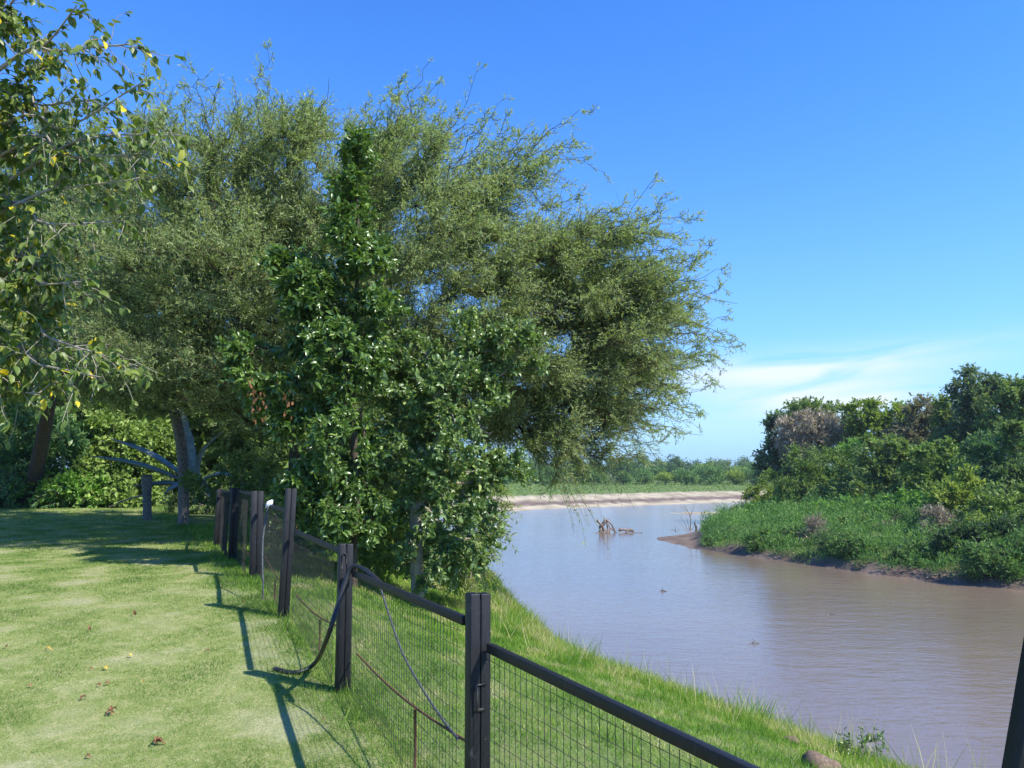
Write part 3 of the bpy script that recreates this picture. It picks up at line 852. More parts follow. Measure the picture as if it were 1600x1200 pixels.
def make_tree(name, label, cat, base, trunk_px, blobs, n_att, r_base, leafmat, barkmat, n_spray, spray_len, per, lsize, laspect,
              tmpl=FOLD, out_org=None, wind=(0, 0, 0), droop=.2, spread=.5, shell=.5, group=None, twig_r=.004, face_out=.5,
              vbase=.45, vvar=.18, gaps=(), lenfn=None, droopfn=None, vpow=.75, lpow=.48, tendrils=None, fill=0.0, fill_scale=1.0, fill_t0=.35, r_tip=.012, arch=.12, twigs=True, jit=.05, leaf_dir=.7):
    base = np.asarray(base, float)
    e = empty(name, tuple(base), label, cat, group)
    trunk = np.vstack([base - np.array([0, 0, .15]), *trunk_px]) if len(trunk_px) else None
    trunk = smooth(trunk, max(6, 4 * len(trunk_px)))
    pts, _ = sample_blobs(blobs, n_att, shell, vpow)
    A, paths, rad = skeleton(trunk, pts, r_base, r_tip=r_tip, arch=arch, power=lpow)
    mt = MB(); tube_tree(mt, A, paths, rad, len(trunk))
    # spray origins: outer half of limb paths
    org_c = out_org if out_org is not None else trunk[-1]
    k = rng.integers(0, len(paths), n_spray); s = rng.choice([1, 2, 3, 4], n_spray, p=[.1, .2, .3, .4])
    i1 = paths[k, s]; i0 = paths[k, s - 1]; f = rng.random(n_spray)[:, None]
    O = A[i0] * f + A[i1] * (1 - f)
    tang = nrm(A[i1] - A[i0])
    D = nrm(O - org_c) * .8 + tang * .5 + rdir(n_spray) * spread + np.asarray(wind)
    L = spray_len * rng.uniform(.55, 1.3, n_spray)
    if lenfn is not None: L = L * lenfn(O)
    P = sprays(O, D, L, droop=droop if droopfn is None else droopfn(O)[:, None] if False else (droopfn(O) if droopfn is not None else droop), jit=jit)
    if fill > 0:
        nf = int(n_spray * fill)
        n_lim = max(1, int(n_spray * (1 - fill * .8)))
        P = P[:n_lim]
        tg, _ = sample_blobs([(b_[0], b_[1] * fill_scale) for b_ in blobs], nf, .25, max(vpow, .6))
        od = nrm(nrm(tg - org_c) + rdir(nf) * spread * .6 + np.asarray(wind))
        PF = fill_sprays(A, tg, od, spray_len * rng.uniform(.5, 1.1, nf), P.shape[1], droop * .5, jit)
        P = np.concatenate([P, PF])
    if tendrils is not None:
        nt, tl_, sel = tendrils
        cand = paths[:, -1][sel(A[paths[:, -1]])]
        ii = rng.choice(cand, nt)
        od = nrm(nrm(A[ii] - org_c) + rdir(nt) * .38 + np.asarray(wind) * .8)
        TP = sprays(A[ii], od, tl_ * rng.uniform(.45, 1.25, nt), K=10, droop=rng.uniform(-.05, .32, nt)[:, None][:, 0], jit=.07)
        TP += np.cumsum(rng.normal(0, .028, TP.shape), axis=1)
        mt.tubes(TP, np.linspace(.011, .0035, 10)[None], 4)
        B0, T0, t0_ = along(TP, 15, .02)
        L0 = (.62 - .38 * t0_) * rng.uniform(.5, 1.2, len(B0))
        D0 = T0 * 1.0 + nrm(np.cross(T0, rdir(len(B0)))) * .62
        P2 = sprays(B0, D0, L0, K=P.shape[1], droop=.10, jit=.10)
        P = np.concatenate([P, P2])
    if len(gaps):
        ok = np.ones(len(P), bool)
        for (gc, gr) in gaps:
            ok &= (((P[:, :, :] - gc) / gr) ** 2).sum(-1).min(1) > 1
        P = P[ok]
    if twigs:
        mt.tubes(P, np.linspace(twig_r, twig_r * .4, P.shape[1])[None], 3)
    B, T, tt = along(P, per)
    n = len(B)
    Dl = T * leaf_dir + rdir(n) * .75
    Nn = nrm(B - org_c) * face_out + rdir(n) * .8 + np.array([0, 0, .45])
    v = np.clip(vbase + rng.normal(0, vvar, n), 0, 1)
    ml = MB()
    Ls = lsize * np.clip(np.exp(rng.normal(-.08, .30, n)), .4, 1.7)
    ml.leaves(B, Dl, Nn, Ls, Ls * laspect, tmpl, a=v)
    mt.build('trunk', barkmat, e, smooth=True)
    ml.build('crown', leafmat, e)
    return e

# --- the big feathery tree
Y0 = 18.5
mb_blobs = [blob(330, 320, 120, 115, 17.5, 3.4), blob(490, 295, 130, 110, 18.5, 3.6), blob(655, 335, 105, 95, 18.5, 3.4), blob(785, 400, 95, 80, 18.5, 3.2),
            blob(575, 462, 375, 262, 18.3, 4.4), blob(870, 420, 75, 60, 18.5, 2.6), blob(915, 452, 75, 72, 18.5, 2.6), blob(960, 520, 75, 65, 18.5, 2.4), blob(860, 540, 110, 100, 18, 3.0), blob(880, 620, 60, 65, 17.5, 2.0),
            blob(700, 460, 160, 120, 17.5, 4.0), blob(450, 460, 190, 120, 17, 4.0), blob(250, 430, 120, 140, 17, 3.6), blob(205, 560, 80, 50, 16, 2.6),
            blob(330, 590, 130, 45, 16.5, 3.0), blob(580, 560, 160, 70, 17.5, 3.0), blob(855, 690, 40, 36, 17, 1.0), blob(800, 650, 60, 40, 17.5, 1.4), blob(700, 620, 90, 50, 18, 2.0),
            blob(230, 440, 100, 90, 21.5, 3), blob(390, 400, 120, 90, 22.5, 3), blob(140, 500, 60, 60, 20, 2.2), blob(120, 590, 60, 30, 19, 1.8), blob(330, 560, 130, 70, 22, 2.6), blob(470, 540, 130, 80, 22, 2.4), blob(230, 600, 90, 50, 20.5, 2.2), blob(858, 740, 17, 38, 16.8, .45), blob(885, 690, 44, 40, 17, .9),
            blob(965, 470, 60, 60, 18.5, 2.2), blob(985, 545, 60, 60, 18.2, 2.0), blob(955, 615, 66, 40, 18, 1.8), blob(930, 660, 50, 40, 17.5, 1.2), blob(800, 590, 80, 60, 17.5, 2.2), blob(780, 690, 40, 30, 18, 1.2)]
def px_of(O):
    return 800 + FPX * O[:, 0] / O[:, 1]
def mes_len(O):
    p_ = px_of(O); low = (O[:, 2] < 1.2)
    return (1 + .25 * sstep(p_, 820, 980) * (1 - .45 * low * (p_ < 930))) * np.where(rng.random(len(O)) < .06, 1.5, 1)
def mes_droop(O):
    p_ = px_of(O)
    return .14 + .95 * sstep(-O[:, 2], -1.8, 0.2) * sstep(p_, 740, 840)
def shell_sel(O):
    p_ = px_of(O); q_ = 735 - FPX * O[:, 2] / O[:, 1]
    return (p_ > 900) | ((q_ < 330) & (p_ > 560)) | ((q_ < 290) & (q_ > 215) & (rng.random(len(O)) < .5))
bz = np.array([-5.0, Y0, 0]); bz[2] = hz(bz[0], bz[1])
make_tree('mesquite_tree', 'huge spreading feathery tree whose crown arches over the fence toward the river', 'tree', bz,
          [at(470, 740, Y0), at(480, 660, Y0), at(520, 570, Y0)], mb_blobs, 1100, .30, M['mesquite'], M['mesq_bark'],
          54000, .68, 23, .078, .21, tmpl=DIAMOND, out_org=at(430, 700, 18.0), wind=(.30, -.05, .0), spread=.62, shell=.55, twig_r=.005,
          vbase=.52, vvar=.17, face_out=.6, jit=.10, r_tip=.006, arch=.10, leaf_dir=.7, lenfn=mes_len, droopfn=mes_droop, vpow=.62, lpow=.62, fill=.72, fill_scale=1.1, tendrils=(400, 1.85, shell_sel))

# --- feathery tree at the far left, behind
bz = np.array([-20.0, 32, 0.]); bz[2] = hz(bz[0], bz[1])
make_tree('mesquite_tree', 'rounded grey green feathery tree behind the broad leaved tree at left', 'tree', bz,
          [at(66, 690, 30), at(80, 600, 28), at(100, 520, 27)],
          [blob(60, 300, 110, 90, 27, 3.5), blob(140, 270, 70, 75, 26, 3), blob(120, 420, 130, 90, 26, 4), blob(30, 520, 120, 90, 25, 4.5), blob(-120, 380, 150, 140, 27, 4), blob(120, 570, 90, 50, 24, 3.0)],
          400, .26, M['mesquite'], M['mesq_bark'], 12000, 1.1, 24, .14, .22, tmpl=DIAMOND, wind=(.1, 0, .1), droop=.1, spread=.6, twig_r=.006, vbase=.55, vvar=.15, lpow=.6, r_tip=.01, fill=.7)

# --- dark glossy tree by the fence with a tall narrow top
YV = 12.2
bz = at(552, 872, YV); bz[2] = hz(bz[0], bz[1])
vb = [blob(558, 240, 20, 34, YV, .28), blob(545, 295, 22, 36, YV, .32), blob(548, 330, 30, 34, YV, .40), blob(548, 365, 36, 36, YV, .45), blob(556, 270, 24, 30, YV, .3), blob(570, 410, 42, 45, YV, .55), blob(452, 425, 30, 22, YV, .4),
      blob(490, 470, 52, 45, YV, .7), blob(588, 465, 34, 40, YV, .5), blob(530, 555, 72, 75, YV, .9), blob(385, 555, 20, 42, YV - .3, .35), blob(405, 612, 34, 24, YV - .4, .4),
      blob(465, 625, 55, 50, YV, .8), blob(530, 680, 62, 80, YV, .9), blob(480, 745, 48, 48, YV, .7), blob(550, 795, 48, 50, YV, .7), blob(500, 800, 40, 30, YV, .5)]
vb = [(b_[0], b_[1] * (.86 if b_[0][2] > -.2 else 1.0)) for b_ in vb]
make_tree('glossy_leaf_tree', 'dark glossy leaved tree with a tall narrow top beside the fence', 'tree', bz,
          [at(556, 760, YV), at(550, 640, YV), at(552, 520, YV), at(560, 400, YV), at(556, 290, YV)], vb, 260, .06, M['vine'], M['mesq_bark'],
          3700, .30, 15, .095, .42, tmpl=BROAD, droop=.15, spread=.8, shell=.4, vpow=.5, twig_r=.0035, vbase=.5, vvar=.2, r_tip=.006, out_org=at(545, 600, YV + .8))
# brown dead leaves hanging in it
m_ = MB()
for (px, py, n) in ((393, 600, 9), (402, 622, 12), (411, 640, 11), (447, 618, 7), (452, 634, 6)):
    B = at(px, py, YV - .95) + rng.normal(0, 1, (n, 3)) * np.array([.055, .07, .10])
    m_.leaves(B, rdir(n) * .5 + np.array([0, 0, -1]), rdir(n), .08, .038, BROAD, a=rng.random(n))
tree_v = bpy.data.objects['glossy_leaf_tree']
m_.build('dead_leaves', M['dead_leaf'], tree_v)

# --- olive green shrub tree on the right of it
YC = 13.0
bz = at(655, 905, YC); bz[2] = hz(bz[0], bz[1])
cb = [blob(655, 555, 45, 40, YC, .6), blob(725, 520, 30, 26, YC, .4), blob(800, 525, 36, 34, YC, .5), blob(760, 570, 50, 30, YC, .6), blob(820, 590, 26, 28, YC, .4),
      blob(690, 620, 90, 55, YC, 1.0), blob(660, 690, 62, 66, YC, .9), blob(720, 705, 75, 60, YC, 1.0), blob(785, 725, 28, 26, YC, .5), blob(690, 790, 80, 60, YC, 1.0),
      blob(738, 820, 32, 48, YC, .6), blob(670, 860, 62, 40, YC, .7), blob(720, 880, 30, 30, YC, .4)]
make_tree('olive_leaf_shrub', 'bushy olive green small tree with pale stems at the water side of the fence', 'tree', bz,
          [at(650, 840, YC), at(655, 760, YC), at(690, 680, YC)], cb, 230, .11, M['citrus'], M['pale_bark'],
          3300, .30, 15, .08, .5, tmpl=BROAD, droop=.1, spread=.8, shell=.6, twig_r=.004, vbase=.52, vvar=.22, r_tip=.007, out_org=at(690, 720, YC + .6),
          gaps=[(at(765, 665, YC), np.array([.16, 3, .17]))])
# a thin yellowish willowy bush at its right foot
bz = at(735, 925, 14.2); bz[2] = hz(bz[0], bz[1])
make_tree('willowy_bush', 'thin yellow green willowy bush at the shore below the olive shrub', 'bush', bz, [at(735, 890, 14.2), at(735, 850, 14.2)],
          [blob(745, 850, 20, 55, 14.2, .4), blob(765, 800, 22, 40, 14.2, .4), blob(720, 890, 26, 28, 14.2, .4)], 60, .025, M['yellowgreen'], M['pale_bark'],
          420, .35, 16, .075, .18, droop=.5, spread=.7, twig_r=.003, r_tip=.004)
# low undergrowth right behind the fence
for (px, py, Y, r_, lab, mat_) in ((470, 800, 15.5, 50, 'shaded leafy bush behind the third fence post', 'vine'), (430, 770, 18, 60, 'shaded leafy bush behind the white cloth', 'darkgreen'),
                                   (590, 840, 14.5, 36, 'low yellow green bush between the olive shrub and the fence', 'yellowgreen'), (360, 745, 21, 60, 'dark leafy bush beyond the far end of the fence', 'darkgreen'), (325, 765, 27, 60, 'dark low bush directly behind the agave', 'darkgreen'), (395, 750, 25, 70, 'dark bush behind the farthest fence posts', 'darkgreen'),
                                   (520, 790, 17.5, 60, 'broad dark bush filling the shade under the big tree', 'vine'), (690, 840, 17.5, 60, 'dark bush on the bank behind the olive shrub', 'darkgreen')):
    bz = at(px, py, Y); bz[2] = hz(bz[0], bz[1])
    make_tree('undergrowth_bush', lab, 'bush', bz, [at(px, py + 10, Y)], [blob(px, py, r_, r_ * .8, Y, .7), blob(px + r_ * .4, py + r_ * .5, r_ * .6, r_ * .5, Y, .6)], 50, .03, M[mat_], M['grey_bark'],
              500, .34, 12, .10, .45, droop=.15, spread=.8, twig_r=.003, r_tip=.005, group='bushes under the big tree')

# --- broad leaved tree reaching in from the left
YM = 6.2
bz = np.array([-7.2, 7.0, 0.]); bz[2] = hz(bz[0], bz[1])
e = empty('mulberry_tree', tuple(bz), 'broad leaved tree with pale twigs and some yellow leaves reaching in at top left', 'tree')
trunk = smooth([bz - np.array([0, 0, .15]), (-7.1, 7.0, -.5), (-6.9, 6.9, .8), (-6.6, 6.8, 2.0)], 10)
# main limbs as drawn by hand: start, via, tip
limbs = [((-6.6, 6.8, 2.0), at(0, 105, 6.2), at(95, 80, 6.0), at(215, 68, 5.9)), ((-6.6, 6.8, 2.0), at(0, 108, 6.2), at(70, 70, 6.1), at(120, 8, 6.0)),
         ((-6.8, 6.9, 1.2), at(15, 325, 6.3), at(100, 295, 6.1), at(245, 278, 5.8)), ((-6.8, 6.9, 1.2), at(40, 265, 6.3), at(150, 215, 6.0), at(285, 212, 5.7)),
         ((-6.8, 6.9, 1.2), at(20, 230, 6.3), at(100, 245, 6.1), at(235, 240, 5.8)), ((-6.8, 6.9, .8), at(-10, 330, 6.4), at(70, 350, 6.0), at(200, 345, 5.8)),
         ((-6.9, 6.9, .5), at(-20, 430, 6.4), at(40, 445, 6.1), at(130, 440, 5.8)), ((-6.9, 6.9, .2), at(-10, 560, 6.4), at(60, 570, 6.0), at(160, 590, 5.7)),
         ((-6.9, 6.9, .2), at(-10, 500, 6.4), at(80, 530, 6.1), at(215, 572, 5.7)), ((-6.6, 6.8, 2.0), at(10, 190, 6.3), at(100, 200, 6.2), at(220, 130, 5.9)),
         ((-6.6, 6.8, 2.0), at(-40, 60, 6.3), at(0, 30, 6.2), at(40, -30, 6.1)), ((-6.8, 6.9, .8), at(-30, 380, 6.5), at(10, 400, 6.3), at(70, 400, 6.1)),
         ((-6.9, 6.9, .2), at(-40, 600, 6.4), at(10, 610, 6.2), at(60, 615, 6.0)), ((-6.8, 6.9, 1.2), at(0, 160, 6.5), at(60, 165, 6.4), at(150, 155, 6.2))]
mt = MB(); ml = MB()
tr = np.array(trunk); mt.tubes(tr, np.linspace(.17, .10, len(tr)), 9)
LP = np.stack([smooth(l, 14) for l in limbs])
mt.tubes(LP, np.linspace(.020, .005, 14)[None], 5)
ns = 400
k = rng.integers(0, len(limbs), ns); ti = rng.uniform(3.5, 12.99, ns); i_ = ti.astype(int)
O = LP[k, i_] + (LP[k, i_ + 1] - LP[k, i_]) * (ti - i_)[:, None]
T = nrm(LP[k, i_ + 1] - LP[k, i_])
dens = (k >= 5).astype(float)
D = T * .7 + rdir(ns) * .75 + np.array([0, 0, -.05])
SPm = sprays(O, D, rng.uniform(.18, .48, ns) , droop=.25, jit=.06)
SPm = np.concatenate([SPm, sprays(LP[:, -2], nrm(LP[:, -1] - LP[:, -2]), np.full(len(limbs), .25), droop=.2)])
mt.tubes(SPm, np.linspace(.004, .0018, 5)[None], 4)
B, T, tt = along(SPm, 6, .2)
n = len(B)
Ls = rng.uniform(.055, .105, n)
Nn = rdir(n) * .55 + np.array([0, -.2, 1])
Dl = T * .6 + rdir(n) * .7 + np.array([0, 0, -.45])
v = np.clip(rng.normal(.45, .2, n), 0, .93); v[rng.random(n) < .015] = 1.0
ml.leaves(B, Dl, Nn, Ls, Ls * .55, BROAD, a=v)
# dense lower-left mass
bl = [blob(20, 420, 60, 60, 6.4, .5), blob(30, 540, 75, 60, 6.3, .5), blob(-10, 250, 60, 70, 6.6, .5), blob(20, 330, 50, 40, 6.5, .5), blob(60, 595, 60, 26, 6.2, .4), blob(60, 470, 40, 50, 6.2, .4), blob(0, 150, 30, 40, 6.5, .4)]
bl += [blob(35, 200, 50, 55, 6.4, .5), blob(80, 250, 60, 30, 6.2, .4), blob(30, 70, 45, 35, 6.3, .4)]
pts, _ = sample_blobs(bl, 390, .3)
src = LP.reshape(-1, 3)
near_i = np.array([np.argmin(np.linalg.norm(src - q, axis=1)) for q in pts])
PP = np.stack([src[near_i] * (1 - u) + pts * u + (np.array([0, 0, .06]) * math.sin(u * 3.14)) for u in np.linspace(0, 1, 5)], 1)
mt.tubes(PP, np.linspace(.006, .002, 5)[None], 4)
B, T, tt = along(PP, 10, .35)
n = len(B)
Ls = rng.uniform(.055, .10, n)
v = np.clip(rng.normal(.5, .2, n), 0, .94); v[rng.random(n) < .018] = 1.0
ml.leaves(B, T * .5 + rdir(n) * .7 + np.array([0, 0, -.5]), rdir(n) * .6 + np.array([0, -.2, 1]), Ls, Ls * .55, BROAD, a=v)
mt.build('trunk', M['pale_bark'], e, smooth=True)
ml.build('crown', M['mulberry'], e)

# --- generic bush/tree for the background
def clump_tree(name, label, cat, bl, mat, bark, lsize=.16, n=6000, aspect=.45, base_xy=None, r_base=.12, group=None, n_att=40, droop=.15, spread=.9, tl=.7, shell=.6, vb=.5, tmpl=FOLD, wood=True, per=14):
    C = np.mean([b[0] for b in bl], axis=0)
    if base_xy is None: base_xy = (C[0], C[1])
    bz = np.array([base_xy[0], base_xy[1], hz(*base_xy)])
    if 'tree' not in name and C[2] - bz[2] > 1.0:
        ex = max(abs(b[0][0] - C[0]) + b[1][0] for b in bl)
        bl = list(bl) + [(np.array([C[0], C[1] - .3, bz[2] + .35 * (C[2] - bz[2])]), np.array([ex * .8, ex * .6, .45 * (C[2] - bz[2])]))]
    topc = bz * .55 + C * .45 ; topc[2] = bz[2] + max(.3, (C[2] - bz[2]) * .55)
    return make_tree(name, label, cat, bz, [bz * .5 + topc * .5 + np.array([rng.normal(0, .08), 0, 0]), topc], bl, n_att, r_base, mat, bark,
                     int(n * 2.5) // per, tl, per, lsize * .98, aspect, tmpl=tmpl, droop=droop, spread=spread, shell=shell, group=group, fill=.6, fill_scale=1.08, twig_r=.008 if wood else .004, r_tip=.012, vbase=vb, vvar=.2, jit=.05)

GL = 'shrubs and trees closing the lawn'
for args in (
    ('willow_leaf_shrub', 'bright green narrow leaved shrub in the sun at the back left of the lawn', [(50, 700, 80, 55), (20, 740, 60, 40), (95, 690, 40, 45), (-60, 700, 60, 60)], 32, 'willow', .17, .24, 11000),
    ('leafy_shrub', 'green bush in dappled sun behind the agave leaves', [(190, 720, 60, 45), (240, 690, 45, 40), (150, 745, 45, 28), (165, 680, 35, 30)], 33, 'mid', .15, .5, 9000),
    ('leafy_shrub', 'small bright bush between the narrow leaved shrub and the agave', [(120, 760, 40, 22), (80, 765, 30, 20)], 31.5, 'bright', .13, .5, 3500),
    ('background_tree', 'dark tree rising behind the narrow leaved shrub at far left', [(20, 560, 120, 80), (-90, 600, 90, 90), (80, 610, 90, 50), (0, 680, 100, 50)], 38, 'darkgreen', .30, .5, 12000),
    ('background_tree', 'mid green tree behind the yellow green bush', [(190, 590, 90, 80), (270, 620, 80, 70), (130, 640, 70, 60), (210, 680, 90, 50)], 40, 'mid', .28, .5, 12000),
    ('background_tree', 'tall hazy green tree farthest back at the left', [(60, 560, 120, 90), (-40, 600, 90, 100)], 50, 'mid', .34, .5, 12000),
    ('background_tree', 'green tree farthest back above the agave', [(200, 590, 110, 100), (310, 610, 90, 90)], 52, 'darkgreen', .34, .5, 12000),
    ('background_tree', 'dark tree in deep shade behind the agave', [(330, 640, 90, 90), (400, 630, 90, 90), (370, 730, 90, 50), (300, 720, 60, 50)], 36, 'darkgreen', .28, .5, 13000),
    ('background_tree', 'dark tree in deep shade behind the fence line', [(480, 670, 90, 90), (560, 690, 90, 90), (500, 750, 90, 50)], 34, 'darkgreen', .28, .5, 13000),
    ('background_tree', 'leafy tree on the bank glimpsed through the olive shrub', [(620, 720, 60, 60), (670, 740, 34, 40)], 36, 'mid', .2, .5, 6000),
    ):
    nm, lab, bs, Y, mat_, ls, asp, n = args
    ls *= 1.4
    clump_tree(nm, lab, 'tree' if 'tree' in nm else 'shrub', [blob(*b, Y, b[2] * Y / FPX * .8) for b in bs], M[mat_], M['grey_bark'], lsize=ls, n=n, aspect=asp, group=GL,
               droop=.3 if 'willow' in nm else .15)

# --- dark slender trunk and stump near the agave
def trunk_thing(name, label, cat, pts, rads, mat, sides=10):
    m_ = MB(); P = smooth(pts, 16); r_ = np.interp(np.linspace(0, 1, 16), np.linspace(0, 1, len(rads)), rads)
    m_.tubes(P, r_, sides, caps=True)
    b_ = P[0].copy(); b_[2] = hz(b_[0], b_[1])
    o = m_.build(name, mat, smooth=True, loc=tuple(b_))
    return tag(o, label, cat)
q = at(287, 820, 21.5); z0 = hz(q[0], q[1])
small = [np.array([q[0], q[1], z0 - .1]), at(287, 760, 21.5), at(284, 700, 21.5), at(272, 640, 21.5)]
sb = [blob(255, 590, 70, 30, 21.5, 1.5), blob(320, 575, 70, 35, 21.5, 1.5), blob(280, 550, 80, 30, 21.5, 1.5)]
make_tree('lawn_tree', 'small dark crowned tree with pale straight trunk in front of the agave', 'tree', np.array([q[0], q[1], z0]), small[1:], sb, 60, .145, M['mesquite'], M['weathered'],
          900, .9, 26, .12, .22, tmpl=DIAMOND, spread=.6, twig_r=.006, vbase=.3)
q = at(231, 803, 23.5); z0 = hz(q[0], q[1])
trunk_thing('old_post', 'weathered leaning grey stump post left of the pale trunk', 'post', [np.array([q[0], q[1], z0 - .1]), at(230, 780, 23.5), at(229, 742, 23.5)], [.13, .12, .16], M['weathered'])
a_ = gp(170, 797, .1); b_ = at(232, 772, 24)
trunk_thing('fallen_branch', 'thin bare pale branch lying in the shade below the agave', 'branch', [a_, a_ * .5 + b_ * .5 + np.array([0, 0, .05]), b_], [.02, .03, .035], M['driftwood'], 6)

# --- agave
YA = 24.5
q = at(315, 790, YA); ag = np.array([q[0], q[1], hz(q[0], q[1])])
ea = empty('agave', tuple(ag), 'large grey green agave with long pointed leaves at the back of the lawn', 'plant')
root = at(308, 755, YA)
def agave_leaf(a_, tip, width, arch, flip=1.0):
    K = 12; u = np.linspace(0, 1, K)
    ax = tip - a_; L_ = np.linalg.norm(ax); ax = ax / L_
    side = nrm(np.cross(ax, [0, -.35, 1.])) ; nn = np.cross(side, ax)
    wv = 1.12 * width * np.interp(u, [0, .12, .45, .75, 1], [.75, .62, 1.0, .68, .02])
    P = a_ + np.outer(u, tip - a_) + np.outer(np.sin(u * np.pi) * arch * L_, nn)
    V = []
    for k in range(K):
        w2 = wv[k] / 2
        V += [P[k] - side * w2 + nn * w2 * .45 * flip, P[k] - nn * w2 * .05 + nn * .03 * (1 - u[k]), P[k] + side * w2 + nn * w2 * .45 * flip, P[k] - nn * (w2 * .35 + .012)]
    ii = np.arange(K * 4).reshape(K, 4)
    m_ = MB(); m_.add(V, quads=np.stack([ii[:-1], ii[1:], np.roll(ii[1:], -1, 1), np.roll(ii[:-1], -1, 1)], -1).reshape(-1, 4))
    return m_
for (tx, ty, dY, w_, ar) in ((138, 712, -1.2, .24, .05), (168, 684, -.2, .26, .06), (274, 612, -.3, .42, -.04), (352, 672, -.6, .28, .16), 
                             (205, 760, -1.0, .24, .04), (256, 772, -1.5, .24, .10), (370, 745, -1.2, .24, .10), (330, 780, -1.6, .22, .14)):
    agave_leaf(root + np.array([(tx - 300) * .0012, dY * .1, (700 - ty) * .001]), at(tx, ty, YA + dY), w_, ar).build('leaf', M['agave'], ea, smooth=True)

